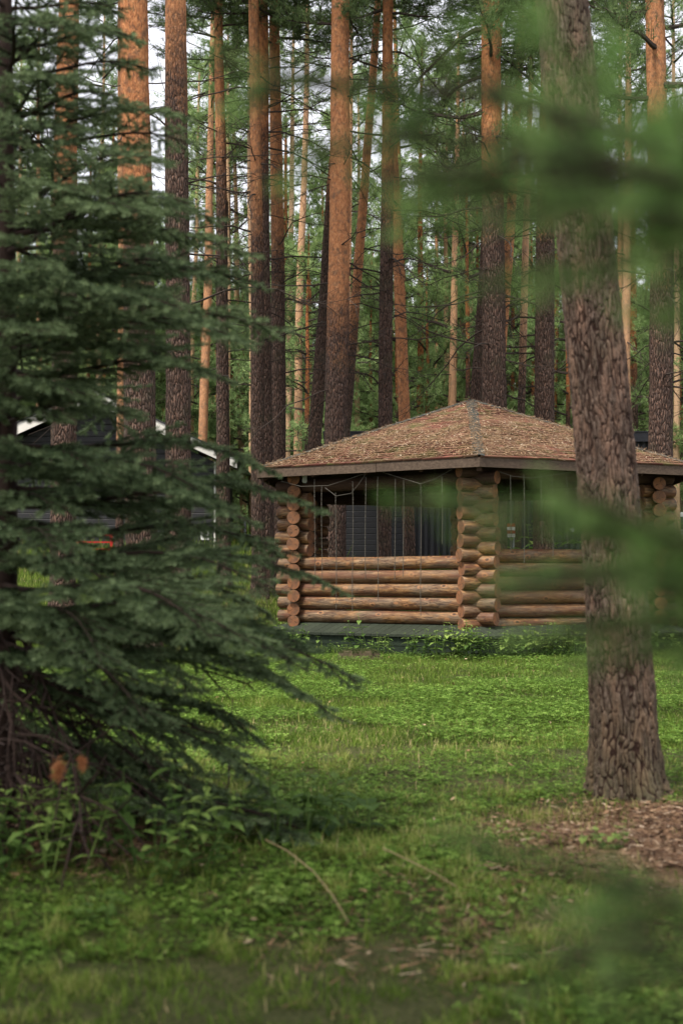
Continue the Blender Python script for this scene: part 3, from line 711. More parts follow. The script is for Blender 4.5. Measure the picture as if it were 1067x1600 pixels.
# ------------------------------------------------------------------ near pine with modelled bark
def build_near_pine():
    d = 6.85; a = P(980, 1250, d); b = P(885, 0, d); g = float(terrain(a.x, d)) - .03
    sl = (b.x - a.x) / (b.z - a.z)
    root = empty('pine_tree', (a.x, d, g), 'thick grey-brown pine trunk leaning slightly over a patch of brown litter', 'pine tree', rot=(0, 0, 0))
    H = 17; sides = 300
    z = np.concatenate([np.linspace(-.15, 4.6, 950), np.linspace(4.65, 8, 150), np.linspace(8.1, H, 60)])
    r = np.interp(z, [-.2, 0, .12, .35, .8, 1.6, 3, 4.4, 9, H], [.232, .210, .185, .167, .156, .149, .143, .128, .115, .03])
    th = np.arange(sides) / sides * 2 * np.pi
    TH, Z = np.meshgrid(th, z); rs = np.random.RandomState(2)
    # long cellular plates and ridges on the unrolled surface
    def pn(x, y, per, sd=0):
        xi = np.floor(x).astype(int); yi = np.floor(y).astype(int) + sd; fx = x - xi; fy = y - np.floor(y); fx = fx * fx * (3 - 2 * fx); fy = fy * fy * (3 - 2 * fy)
        g_ = lambda a_, b_: _rt[(xi + a_) % per, (yi + b_) % 256]
        return (g_(0, 0) * (1 - fx) + g_(1, 0) * fx) * (1 - fy) + (g_(0, 1) * (1 - fx) + g_(1, 1) * fx) * fy
    UU = TH / (2 * np.pi)
    wr = pn(UU * 12, Z * 5, 12) - .5; wr2 = pn(UU * 40, Z * 16, 40, 9) - .5
    cw, chh = .022, .10; ncol = int(round(2 * np.pi * .165 / cw)); U = UU * ncol + 1.6 * wr + .55 * wr2
    W = Z / chh + 1.5 * (pn(UU * 16, Z * 6, 16, 40) - .5) + 1.1 * (pn(UU * 46, Z * 24, 46, 60) - .5)
    nr = 256; jx = rs.rand(ncol, nr); jy = rs.rand(ncol, nr); hv = rs.rand(ncol, nr)
    iu = np.floor(U).astype(int); iw = np.floor(W).astype(int); F1 = np.full(U.shape, 9.); F2 = F1.copy(); HV = F1 * 0
    for du in (-1, 0, 1):
        for dw in (-1, 0, 1):
            cu = iu + du; cv = iw + dw; dx = cu + jx[cu % ncol, cv % nr] - U; dy = cv + jy[cu % ncol, cv % nr] - W
            D = np.sqrt(dx * dx + dy * dy); c = D < F1
            F2 = np.where(c, F1, np.minimum(F2, D)); HV = np.where(c, hv[cu % ncol, cv % nr], HV); F1 = np.where(c, D, F1)
    e = sstep(.0, .20 + .3 * pn(UU * 20, Z * 9, 20, 80), F2 - F1)
    rid = 1 - np.abs(2 * pn(UU * 56 + 2 * wr, Z * 9 + 2 * wr2, 56, 120) - 1); rid = rid * .6 + .4 * pn(UU * 110, Z * 40, 110, 150)
    step = np.floor((pn(UU * 60, Z * 22, 60, 170) * .6 + pn(UU * 24, Z * 8, 24, 190) * .4) * 7) / 7
    e = e * (.45 + .55 * sstep(.15, .55, rid))
    amp = np.interp(z, [0, 3, 6], [1, .8, .3])[:, None]
    disp = (e * (.005 + .006 * HV) + (step - .5) * .011 * e + (rid - .5) * .006 + (pn(UU * 200, Z * 110, 200) - .5) * .003) * amp
    root_f = np.exp(-np.clip(Z, 0, 9) / .14) * .035 * np.sin(TH * 5 + 1)
    cx = np.interp(z, [0, H], [0, H * sl]) + .025 * np.sin(z * 1.1); cy = .02 * np.sin(z * .8)
    rad = r[:, None] - .012 + disp + root_f
    V = np.stack([cx[:, None] + rad * np.cos(TH), cy[:, None] + rad * np.sin(TH), Z], -1).reshape(-1, 3)
    n = len(z); i, j = np.meshgrid(np.arange(n - 1), np.arange(sides), indexing='ij'); a_ = i * sides + j; b_ = i * sides + (j + 1) % sides
    me = mesh_np('near_pine_trunk', V, [np.stack([a_, b_, b_ + sides, a_ + sides], -1).reshape(-1, 4)], M['bark_near'], tint=(e * (.6 + .4 * HV)).ravel(), smooth=True)
    ob('trunk', me, root)
    cm, bm = CROWNS[1]; cr = ob('crown', cm, root, (9.5 * sl, 0, 9.5), (0, 0, 1), (1, 1, .85)); ob('bough', bm, cr)
    for k in range(9):
        mb = MB(); zz = rs.uniform(5, 9); dead_branch(mb, (sl * zz, 0, zz), rs.uniform(0, 6.28), rs.uniform(.6, 1.6), rs); ob('dead_branch', mb.mesh('dead_branch', M['twig']), root)

# ------------------------------------------------------------------ gazebo
RV = 3.2; PHI = R(-3.6); ZD = .42; DL = .2; NR = 11
def hexv(k, r, z): a = PHI + k * math.pi / 3; return Vector((GC[0] + r * math.sin(a), GC[1] - r * math.cos(a), z))
def log_mesh(L, r, rs, caps=True):
    n = max(4, int(L / .12) + 1); sides = 22; x = np.linspace(-L / 2, L / 2, n)
    x = np.concatenate([[x[0], x[0] + .008], x[1:-1], [x[-1] - .008, x[-1]]]); n = len(x)
    sd = rs.randint(1000)
    bend = (fnoise(x * .7 + sd, x * 0, 2) - .5) * .02
    th = np.arange(sides) / sides * 2 * np.pi
    rr = r * (1 + .05 * (fnoise(x[:, None] * 1.5 + sd, np.cos(th)[None] * 1.5 + 5) - .5) + .05 * (fnoise(x[:, None] * 4 + sd, np.sin(th)[None] * 3 + 5) - .5))
    rr[0] *= .955; rr[-1] *= .955
    V = np.stack([np.repeat(x[:, None], sides, 1), bend[:, None] + rr * np.cos(th), bend[:, None] * .5 + rr * np.sin(th)], -1)
    i, j = np.meshgrid(np.arange(n - 1), np.arange(sides), indexing='ij'); a = i * sides + j; b = i * sides + (j + 1) % sides
    Q = np.stack([a, b, b + sides, a + sides], -1).reshape(-1, 4)
    V = V.reshape(-1, 3); c0 = len(V); V = np.concatenate([V, [[x[0], bend[0], 0], [x[-1], bend[-1], 0]]])
    jj = np.arange(sides); E0 = np.stack([np.full(sides, c0), (jj + 1) % sides, jj], 1); o = (n - 1) * sides; E1 = np.stack([np.full(sides, c0 + 1), o + jj, o + (jj + 1) % sides], 1)
    me = mesh_np('log', V, [Q, np.concatenate([E0, E1])], [M['log'], M['logend']], [0, 1], smooth=True)
    fl = np.ones(len(me.polygons), bool); fl[-2 * sides:] = False; me.polygons.foreach_set('use_smooth', fl)
    return me

def build_gazebo():
    rs = np.random.RandomState(21); root = empty('log_gazebo', (GC[0], GC[1], 0), 'six-sided log gazebo with a low red shingle roof covered in brown needles', 'gazebo')
    Lc = root.location
    def loc(v): return Vector(v) - Lc
    # logs
    for k in range(6):
        a, b = hexv(k, RV, 0), hexv(k + 1, RV, 0); d = (b - a).normalized(); ang = math.atan2(d.y, d.x); off = 0 if k % 2 else DL / 2
        ext = .30
        for c in range(NR + 1):
            z = ZD + .10 + c * DL + off - (0 if k % 2 else DL * 0)
            if not (k % 2) and c == NR: continue
            if c == NR: z -= 0.0
            if z > ZD + .1 + NR * DL - .02: continue
            full = (c <= 4 and k != 3) or c >= NR - 1
            rr = .0995 * rs.uniform(.95, 1.02)
            e1, e2 = ext + rs.uniform(-.03, .03), ext + rs.uniform(-.03, .03)
            if full:
                mid = (a + b) / 2 + d * (e2 - e1) / 2; L = (b - a).length + e1 + e2
                lg = ob('log', log_mesh(L, rr, rs), root, loc((mid.x, mid.y, z)), (0, 0, ang))
                if c > 6: lg.data.materials[0] = M['soffit']  # eave shade on the top logs put in as the darker soffit colour
            else:
                for (p, s) in ((a, -1), (b, 1)):
                    e = e1 if s < 0 else e2; inn = .28 + rs.uniform(-.02, .02); mid = p + d * s * (e - inn) / 2
                    ob('log', log_mesh(e + inn, rr, rs), root, loc((mid.x, mid.y, z)), (0, 0, ang))
        if not (k % 2):   # half log on the floor under the raised courses
            mid = (a + b) / 2; z = ZD + .015
            for (p, s) in ((a, -1), (b, 1)):
                m2 = p + d * s * .01; ob('log', log_mesh(.58, .09, rs), root, loc((m2.x, m2.y, z)), (0, 0, ang))
            if k != 3: ob('sill_log', log_mesh((b - a).length, .085, rs), root, loc((mid.x, mid.y, z)), (0, 0, ang))
    # deck boards and skirt
    RD = 3.80; mb = MB(); sk = MB()
    for k in range(6):
        a, b = hexv(k, RD, ZD), hexv(k + 1, RD, ZD); d = (b - a); L = d.length; d = d / L; inn = Vector((-d.y, d.x, 0))
        if (Vector((GC[0], GC[1], ZD)) - a).dot(inn) < 0: inn = -inn
        t = 0.0; wdt = .145
        while t < L - .01:
            t1 = min(t + wdt - .006, L); dep = lambda q: min(1.1, math.tan(R(60)) * min(q, L - q))
            jit = rs.uniform(-.004, .004); zz = rs.uniform(-.001, .001)
            sg = lambda p, q: p + inn * q - Vector((0, 0, .13 * max(0, 1 - max(q, 0) / .48)))
            pl = [sg(a + d * t, -.02 - jit), sg(a + d * t1, -.02 - jit), sg(a + d * t1, dep(t1)), sg(a + d * t, max(dep(t), .001))]
            m1, m2 = min(.48, dep(t1)), min(.48, max(dep(t), .001)); tn = rs.rand()
            for qd in ([pl[0], pl[1], sg(a + d * t1, m1), sg(a + d * t, m2)], [sg(a + d * t, m2), sg(a + d * t1, m1), pl[2], pl[3]]):
                if (qd[1] - qd[2]).length + (qd[0] - qd[3]).length > .02: mb.prism([loc(p + Vector((0, 0, -.035 + zz))) for p in qd], (0, 0, .035), 0, tn)
            t += wdt
        a2, b2 = hexv(k, RD - .05, 0), hexv(k + 1, RD - .05, 0)
        for (z0, z1) in ((-.2, .115), (.123, ZD - .172)):
            nrm = -inn * .02
            sk.prism([loc((a2.x, a2.y, z0)), loc((b2.x, b2.y, z0)), loc((b2.x, b2.y, z1)), loc((a2.x, a2.y, z1))], nrm, 0, rs.rand())
    ob('deck', mb.mesh('deck', M['deck']), root); ob('skirt', sk.mesh('skirt', M['skirt']), root)
    fl = MB(); fl.prism([loc(hexv(k, 2.72, ZD - .03)) for k in range(6)], (0, 0, .026), 0, .5); ob('floor_sheet', fl.mesh('floor_sheet', M['deck']), root)
    # roof
    RE = 3.83; ZE = 2.78; ZA = 4.05
    apex = Vector((GC[0], GC[1], ZA))
    rf = MB(); so_ = MB(); fa = MB(); cp = MB(); ra = MB()
    for k in range(6):
        a, b = hexv(k, RE, ZE), hexv(k + 1, RE, ZE); m = (a + b) / 2; sl = (apex - m); SL = sl.length; su = sl / SL; d = (b - a); L = d.length; du = d / L
        nrm = du.cross(su).normalized();  nrm = nrm if nrm.z > 0 else -nrm
        rows = 31; rh = SL / rows
        # underlay
        rf.poly([loc(a - Vector((0, 0, .012))), loc(b - Vector((0, 0, .012))), loc(apex - Vector((0, 0, .012)))], 0, .2)
        for r_ in range(rows):
            s0 = r_ * rh - (.03 if r_ == 0 else 0); s1 = (r_ + 1.15) * rh; h0 = L / 2 * (1 - max(s0, 0) / SL); x = -h0 + (-.16 if r_ % 2 else 0)
            sag = .02 * (vnoise(k * 7 + r_ * .3, 3) - .5)
            while x < h0:
                x1 = min(x + .325, h0); xa = max(x, -h0)
                if x1 - xa > .03:
                    top = max(0, L / 2 * (1 - min(s1, SL) / SL))
                    xat, x1t = max(min(xa, top), -top), max(min(x1, top), -top); lift = rs.uniform(.008, .022); lf2 = lift + rs.uniform(-.003, .004); tn = rs.rand()
                    pts = [m + du * xa + su * s0 + nrm * (lift + sag), m + du * (x1 - .006) + su * s0 + nrm * (lf2 + sag), m + du * (x1t - .006 if x1t > xat + .02 else x1t) + su * min(s1, SL) + nrm * .003, m + du * xat + su * min(s1, SL) + nrm * .003]
                    rf.add([tuple(loc(p)) for p in pts], np.array([[0, 1, 2, 3]]), 0, tn)
                    lo = [pts[0], pts[1], pts[1] - nrm * .022, pts[0] - nrm * .022]; rf.add([tuple(loc(p)) for p in lo], np.array([[3, 2, 1, 0]]), 0, 0)
                x += .325
        # soffit, fascia, rafters
        ai, bi = hexv(k, .05, ZA - .14), hexv(k + 1, .05, ZA - .14)
        so_.prism([loc(hexv(k, RE - .02, ZE - .035)), loc(hexv(k + 1, RE - .02, ZE - .035)), loc(apex - Vector((0, 0, .05)))], (0, 0, -.02), 0, .5)
        o1, o2 = hexv(k, RE + .02, 0), hexv(k + 1, RE + .02, 0); i1, i2 = hexv(k, RE - .012, 0), hexv(k + 1, RE - .012, 0)
        for (f0, f1) in ((0, .56), (.562, 1)):
            pa, pb = o1.lerp(o2, f0), o1.lerp(o2, f1); qa, qb = i1.lerp(i2, f0), i1.lerp(i2, f1); zt, zb = ZE - .012, ZE - .145; dr = rs.uniform(-.006, .006)
            vv = [(pa.x, pa.y, zb), (pb.x, pb.y, zb + dr), (pb.x, pb.y, zt), (pa.x, pa.y, zt), (qa.x, qa.y, zb), (qb.x, qb.y, zb + dr), (qb.x, qb.y, zt), (qa.x, qa.y, zt)]
            fa.add([tuple(loc(v)) for v in vv], np.array([[0, 1, 2, 3], [7, 6, 5, 4], [0, 4, 5, 1], [3, 2, 6, 7], [0, 3, 7, 4], [1, 5, 6, 2]]), 0, rs.rand())
        e0 = hexv(k, RE - .05, ZE - .13); ra.beam(loc(e0), loc(apex - Vector((0, 0, .2))), .07, .14, 0, .4)
        for f in (.25, .5, .75):
            e = hexv(k, RE - .05, ZE - .12).lerp(hexv(k + 1, RE - .05, ZE - .12), f); tp = apex.lerp(hexv(k, RE, ZE).lerp(hexv(k + 1, RE, ZE), f), .25) - Vector((0, 0, .12)); ra.beam(loc(e), loc(tp), .05, .11, 0, rs.rand())
        # hip caps
        h = hexv(k, RE + .02, ZE); hd = (apex - h); HL = hd.length; hu = hd / HL; n_ = 24
        for q in range(n_):
            c0 = h + hu * (HL * q / n_) + Vector((0, 0, .026)); c1 = h + hu * (HL * (q + 1.12) / n_) + Vector((0, 0, .018)); side = hu.cross(Vector((0, 0, 1))).normalized()
            wv = .085 + rs.uniform(-.008, .008); dn = Vector((0, 0, -.022))
            rr_ = [c0 - side * wv + dn, c0, c0 + side * wv + dn, c1 + side * wv + dn, c1, c1 - side * wv + dn]; rr_ = [tuple(loc(p)) for p in rr_]
            cp.add(rr_, np.array([[0, 1, 4, 5], [1, 2, 3, 4]]), 0, rs.rand())
    roof = ob('roof', rf.mesh('roof', M['roof']), root)
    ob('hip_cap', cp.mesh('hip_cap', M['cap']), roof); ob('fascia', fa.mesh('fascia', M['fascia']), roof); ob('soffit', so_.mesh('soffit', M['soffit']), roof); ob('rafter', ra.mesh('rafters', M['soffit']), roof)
    # lamp box under the left eave
    p = P(476, 748, 21.6); bx = MB(); bx.box((0, 0, 0), (.07, .05, .1)); bx.box((0, 0, -.058), (.05, .04, .016)); ob('junction_box', bx.mesh('junction_box', M['box']), root, loc(p))
    # needles lying on the roof
    Vs = []; Ts = []
    for k in range(6):
        N = 17000 if k in (0, 5) else 5000 if k in (1, 4) else 2500
        a, b = hexv(k, RE, ZE), hexv(k + 1, RE, ZE); u = rs.rand(N); v = rs.rand(N); fl_ = u + v > 1; u[fl_] = 1 - u[fl_]; v[fl_] = 1 - v[fl_]
        A, B, O = [np.array(q) for q in (a, b, apex)]; p = O + u[:, None] * (A - O) + v[:, None] * (B - O)
        f = fnoise(p[:, 0] * 1.5 + 3 * k, p[:, 1] * 1.5); keep = (rs.rand(N) < .38 + 1.7 * (f - .3)) & (rs.rand(N) < .15 + 1.6 * (u + v)); p = p[keep]; N = len(p)
        n3 = np.cross(A - O, B - O); n3 /= np.linalg.norm(n3); n3 *= np.sign(n3[2]); d = rs.normal(0, 1, (N, 3)); d -= (d @ n3)[:, None] * n3; d /= np.linalg.norm(d, axis=1)[:, None]; d += n3 * rs.uniform(-.05, .25, N)[:, None]
        s = np.cross(d, n3); s /= np.linalg.norm(s, axis=1)[:, None]; chip = rs.rand(N) < .3; Ln = np.where(chip, rs.uniform(.015, .035, N), rs.uniform(.04, .10, N)); wd = np.where(chip, rs.uniform(.006, .012, N), rs.uniform(.002, .004, N)); p = p + n3 * rs.uniform(.012, .045, N)[:, None]
        V = np.stack([p - s * wd[:, None], p + s * wd[:, None], p + d * Ln[:, None] + s * wd[:, None] * .6, p + d * Ln[:, None] - s * wd[:, None] * .6], 1).reshape(-1, 3); Vs.append(V); Ts.append(np.repeat(np.clip(rs.normal(.5, .27, N), 0, 1), 4))
    V = np.concatenate(Vs); me = mesh_np('roof_needles', V, [np.arange(len(V)).reshape(-1, 4)], M['roof_litter'], tint=np.concatenate(Ts))
    tag(ob('fallen_needles', me), 'brown fallen pine needles lying thick on the gazebo roof', 'fallen needles', kind='stuff')

def eave_pt(px, py, side):
    """point on the vertical plane just inside the eave, seen at pixel"""
    a = hexv(0, 3.77, 0); b = hexv(-1 if side < 0 else 1, 3.77, 0)
    lo, hi = 0.0, 1.0
    for _ in range(30):
        m = (lo + hi) / 2; q = a.lerp(b, m); x = 533.5 + q.x / q.y * F
        if (x > px) == (side < 0): lo = m
        else: hi = m
    q = a.lerp(b, (lo + hi) / 2); return P(px, py, q.y)

def build_garlands():
    rs = np.random.RandomState(8)
    def strand(root, top, bottom):
        L = (top - bottom).length; n = int(L / .022); z = np.linspace(0, -L, n); k = np.arange(n)
        mb = MB(); lo = top - root.location
        sway = .006 * np.sin(z * 3 + rs.rand() * 6)
        for s in (0, math.pi):
            mb.tube(np.stack([lo.x + sway + .0055 * np.cos(k * 1.1 + s), lo.y + .0055 * np.sin(k * 1.1 + s), lo.z + z], 1), .0024, 4, cap=False)
        for q in range(5, n, 7):
            mb.box((lo.x + sway[q], lo.y, lo.z + z[q]), (.010, .010, .016))
        ob('strand', mb.mesh('strand', M['cable']), root)
    for side, label, xs, cab in ((-1, 'twisted light garland hanging from the gazebo eave over the wider left opening', [(492, 748, 912), (503, 760, 918), (525, 770, 952), (551, 752, 955), (571, 745, 905), (590, 745, 940), (617, 748, 905), (630, 750, 900), (657, 757, 962), (690, 745, 850)],
                                  [[(440, 752), (470, 760), (503, 759), (512, 759), (540, 750), (570, 740)], [(598, 738), (620, 745), (657, 756), (680, 748), (706, 733)], [(508, 762), (525, 775), (548, 771), (560, 757), (570, 742)]]),
                                 (1, 'twisted light garland hanging behind the thick leaning pine from the shorter right eave', [(797, 742, 860), (818, 742, 880), (845, 740, 850), (862, 742, 870), (885, 742, 850)],
                                  [[(780, 737), (800, 744), (830, 747), (870, 741), (890, 738)]])):
        r0 = eave_pt(xs[0][0], 742, side)
        root = empty('light_garland', r0, label, 'light garland')
        for (px, y0, y1) in xs: strand(root, eave_pt(px, y0, side), eave_pt(px, y1, side))
        for c in cab:
            mb = MB(); pts = [eave_pt(px, py, side) - root.location for px, py in c]; mb.tube(pts, .0035, 5, cap=False); ob('cable', mb.mesh('cable', M['cable']), root)

# ------------------------------------------------------------------ buildings and things behind
def build_far():
    # flat-roofed dark building behind the gazebo
    d = 37.5; x0, x1 = P(515, 700, d).x, P(1032, 700, d).x; g = float(terrain(4, d)) - .3; zt = P(700, 676, d).z
    root = empty('flat_roof_building', ((x0 + x1) / 2, d, g), 'dark flat-roofed building with slatted and corrugated walls behind the gazebo', 'building'); o = root.location
    xm = P(632, 800, d).x
    mb = MB(); mb.box(((x0 + xm) / 2 - o.x, 2.5, (zt - .25 - g) / 2), (xm - x0, 5, zt - .25 - g)); ob('slatted_wall', mb.mesh('slatted_wall', M['siding_h']), root)
    mb = MB()
    n = int((x1 - xm) / .16)
    mb.box(((xm + x1) / 2 + .002 - o.x, 2.52, (zt - .25 - g) / 2), (x1 - xm, 4.9, zt - .25 - g))
    for k in range(n): mb.box((xm + .08 + k * .16 - o.x, .05, (zt - .25 - g) / 2), (.07, .05, zt - .26 - g))
    ob('corrugated_wall', mb.mesh('corrugated_wall', M['siding_v']), root)
    mb = MB(); mb.box(((x0 + x1) / 2 - o.x, 2.5, zt - .13 - g), (x1 - x0 + .3, 5.3, .24)); mb.box(((x0 + x1) / 2 - o.x, 2.5, zt + .01 - g), (x1 - x0 + .36, 5.36, .03)); ob('roof', mb.mesh('roof', M['roofmetal']), root)
    p = P(893, 828, d - .03); mb = MB(); mb.box((0, 0, 0), (.12, .02, .09)); ob('notice', mb.mesh('notice', M['paper']), root, p - o)
    # gabled black house on the left
    d = 40.5; A = P(145, 610, d); Rr = P(372, 719, d); Lr = Vector((2 * A.x - Rr.x, d, Rr.z)); g = float(terrain(-8, d)) - .3; wx = P(333, 800, d).x; wl = 2 * A.x - wx; dep = 7
    root = empty('gabled_house', (A.x, d, g), 'black timber house with cream barge boards seen between the left pines', 'house'); o = root.location
    sl = (A.z - Rr.z) / (Rr.x - A.x); bh = .36
    mb = MB(); zt = lambda x: A.z - abs(x - A.x) * sl - bh
    mb.prism([(wl - o.x, .3, 0), (wx - o.x, .3, 0), (wx - o.x, .3, zt(wx) - g), (0, .3, zt(A.x) - g), (wl - o.x, .3, zt(wl) - g)], (0, dep, 0)); ob('wall', mb.mesh('wall', M['house']), root)
    for e in (Rr, Lr):
        mb = MB(); mb.prism([(0, -.32, A.z - g), (e.x - o.x, -.32, e.z - g), (e.x - o.x, -.32, e.z - bh * .72 - g), (0, -.32, A.z - bh - g)], (0, -.05, 0)); ob('barge_board', mb.mesh('barge_board', M['white']), root)
        mb = MB(); mb.prism([(0, -.4, A.z + .004 - g), (e.x - o.x, -.4, e.z + .004 - g), (e.x - o.x, -.4, e.z + .05 - g), (0, -.4, A.z + .05 - g)], (0, dep + 1, 0)); ob('roof', mb.mesh('roof', M['roofmetal']), root)
    mb = MB(); mb.box((wx + .03 - o.x, .26, (zt(wx) - g) / 2), (.045, .07, zt(wx) - g)); ob('corner_post', mb.mesh('corner_post', M['white']), root)
    p = P(320, 837, d + .27); mb = MB(); mb.box((0, 0, 0), (.24, .02, .24)); ob('notice', mb.mesh('notice', M['paper']), root, p - o)
    # red bench
    p = P(140, 862, 38.5); g = float(terrain(p.x, 38.5)); sz = P(150, 858, 38.5).z - g
    root = empty('garden_bench', (p.x, 38.5, g), 'red garden bench by the black house wall', 'bench')
    mb = MB()
    for k in range(4): mb.box((0, .05 + k * .11, sz), (1.15, .08, .03))
    ob('seat', mb.mesh('seat', M['red']), root)
    mb = MB()
    for k in range(2): mb.box((0, .46 + k * .02, sz + .2 + k * .2), (1.15, .03, .045))
    ob('backrest', mb.mesh('backrest', M['red']), root)
    for s in (-1, 1):
        for yy, hh in ((.06, sz), (.44, sz + .5)):
            mb = MB(); mb.box((s * .53, yy, hh / 2 - .02), (.07, .06, hh + .04)); ob('leg', mb.mesh('leg', M['red']), root)
    # wire fence
    d = 44; root = empty('wire_fence', (P(360, 870, d).x, d, float(terrain(-3.4, d))), 'thin rail fence beyond the tall grass', 'fence'); o = root.location
    for px in (338, 383, 428, 290): 
        q = P(px, 850, d); mb = MB(); mb.box((q.x - o.x, 0, .55), (.06, .06, 1.3)); ob('post', mb.mesh('post', M['metal']), root)
    for py in (870, 836):
        a, b = P(285, py, d), P(440, py, d); mb = MB(); mb.beam(a - o, b - o, .03, .035); ob('rail', mb.mesh('rail', M['white'] if py > 850 else M['metal']), root)
    # striped barrier seen through the right opening
    d = 33; q = P(792, 828, d); g = float(terrain(q.x, d)); root = empty('barrier_board', (q.x, d, g), 'red and white striped board seen through the right opening of the gazebo', 'barrier')
    h = q.z - g
    for k in range(4):
        mb = MB(); mb.box((0, 0, h - .13 + k * .08), (.36, .03, .074)); ob('board', mb.mesh('board', M['red'] if k % 2 else M['white']), root)
    for s in (-1, 1):
        mb = MB(); mb.box((s * .15, .035, h / 2 + .05), (.04, .035, h + .2)); ob('leg', mb.mesh('leg', M['metal']), root)
    build_van()

def build_van():
    d = 48; xl = P(1044, 830, d).x; g = float(terrain(xl, d)); top = P(1050, 801, d).z; k = (top - g) / 2.0
    root = empty('parked_van', (xl + 2.35 * k, d, g), 'white minivan parked beyond the gazebo at the edge of the forest', 'van'); root.scale = (k, k, k)
    # side profile, x from -2.35 (rear) to 2.35
    prof = [(-2.32, .42), (-2.35, .9), (-2.30, 1.25), (-2.18, 1.86), (-2.0, 1.98), (1.1, 1.98), (1.35, 1.9), (1.85, 1.28), (2.2, 1.12), (2.33, .85), (2.33, .42)]
    mb = MB(); n = len(prof); W = [-.88, -.93, -.93, .93, .93, .88]; lay = []
    for wy in (-.93, .93):
        lay.append([(x, wy * (1 - .13 * max(0, (z - 1.0))), z) for x, z in prof])
    V = lay[0] + lay[1]; mb.add(V, [np.array([list(range(n))]), np.array([list(range(2 * n - 1, n - 1, -1))]), np.array([[(i + 1) % n, i, n + i, n + (i + 1) % n] for i in range(n)])])
    body = ob('body', mb.mesh('body', M['vanpaint']), root); bv = body.modifiers.new('b', 'BEVEL'); bv.width = .05; bv.segments = 3
    for s in (-1, 1):
        for (x0, x1, nm) in ((-2.08, -1.0, 'side_window'), (-.94, .2, 'side_window'), (.28, 1.28, 'front_window')):
            y = s * (.93 * (1 - .13 * .5) + .03); mb = MB(); top = 1.78; sl = .12 if nm == 'front_window' else 0
            yz = lambda z: s * (.93 * (1 - .13 * (z - 1)) + .006)
            a = [(x0, yz(1.22), 1.22), (x1 + (.35 if sl else 0), yz(1.22), 1.22), (x1, yz(top), top), (x0 + .03, yz(top), top)]
            mb.prism(a if s < 0 else a[::-1], (0, s * .004, 0)); ob(nm, mb.mesh(nm, M['glass']), root)
        for (x, z, nm, m_) in ((-2.27, 1.05, 'tail_lamp', 'redlamp'), (2.25, .82, 'headlight', 'glass')):
            mb = MB(); mb.box((x, s * .78, z), (.16, .22, .32 if x < 0 else .16)); ob(nm, mb.mesh(nm, M[m_]), root)
        for x in (-1.45, 1.45):
            mb = MB(); th = np.linspace(0, 2 * np.pi, 25)[:-1]
            pl = [(x + .34 * math.cos(t), s * .78, .34 + .34 * math.sin(t)) for t in th]; mb.prism(pl, (0, s * .17, 0)); wh = ob('wheel', mb.mesh('tyre', M['rubber']), root)
            mb = MB(); pl = [(x + .2 * math.cos(t), s * .951, .34 + .2 * math.sin(t)) for t in th]; mb.prism(pl, (0, s * .01, 0)); ob('rim', mb.mesh('rim', M['metal']), wh)
        mb = MB(); mb.box((0, s * .94, .62), (2.2, .02, .06)); ob('side_trim', mb.mesh('side_trim', M['rubber']), root)
    mb = MB(); mb.box((-2.33, 0, .5), (.1, 1.75, .22)); mb.box((2.33, 0, .5), (.1, 1.75, .22)); ob('bumper', mb.mesh('bumper', M['metal']), root)

# ------------------------------------------------------------------ plants
def leaf_strip(mb, p, d, L, W, rs, fold=.25, tint=.5):
    """ovate pointed leaf, folded along its midrib, drooping"""
    d = np.array(d, float); d /= np.linalg.norm(d); s = np.cross(d, [0, 0, 1.0]); s /= np.linalg.norm(s) + 1e-9; up = np.cross(s, d)
    ts = [0, .15, .4, .7, 1]; ws = [.05, .75, 1, .6, 0]; V = []
    for t, w_ in zip(ts, ws):
        c = np.array(p) + d * L * t + np.array([0, 0, -.35 * L * t * t])
        V += [c - s * W * w_ / 2 + up * fold * W * w_ / 2, c, c + s * W * w_ / 2 + up * fold * W * w_ / 2]
    Q = []
    for k in range(4): a = k * 3; Q += [[a, a + 1, a + 4, a + 3], [a + 1, a + 2, a + 5, a + 4]]
    mb.add(V, np.array(Q), 0, tint)
def weed_meshes(h, nst, pairs, L, W, seed, spread=.06):
    rs = np.random.RandomState(seed); st = MB(); lf = MB()
    for q in range(nst):
        a = rs.uniform(0, 6.28); b0 = np.array([math.cos(a), math.sin(a), 0]) * rs.uniform(0, spread); dv = np.array([math.cos(a) * .25, math.sin(a) * .25, 1]) + rs.normal(0, .1, 3); dv[2] = 1; hh = h * rs.uniform(.6, 1)
        pts = [b0 + dv * hh * t + np.array([.03 * math.sin(t * 3 + a), 0, 0]) for t in np.linspace(0, 1, 6)]; st.tube(pts, np.linspace(.004, .0018, 6), 5, cap=False)
        for k in range(pairs):
            t = .18 + .82 * k / (pairs - 1) if pairs > 1 else 1; c = b0 + dv * hh * t + np.array([.03 * math.sin(t * 3 + a), 0, 0]); az = a + k * 1.57
            for s in (0, math.pi):
                l = L * (1 - .45 * abs(t - .5)) * rs.uniform(.75, 1.15) * (.55 if k == pairs - 1 else 1); dd = (math.cos(az + s), math.sin(az + s), rs.uniform(-.05, .55)); leaf_strip(lf, c, dd, l, l * W, rs, tint=float(np.clip(.3 + .45 * t + rs.uniform(-.2, .2), 0, 1)))
    return st.mesh('weed_stem', M['weed']), lf.mesh('weed_leaves', M['weed'])
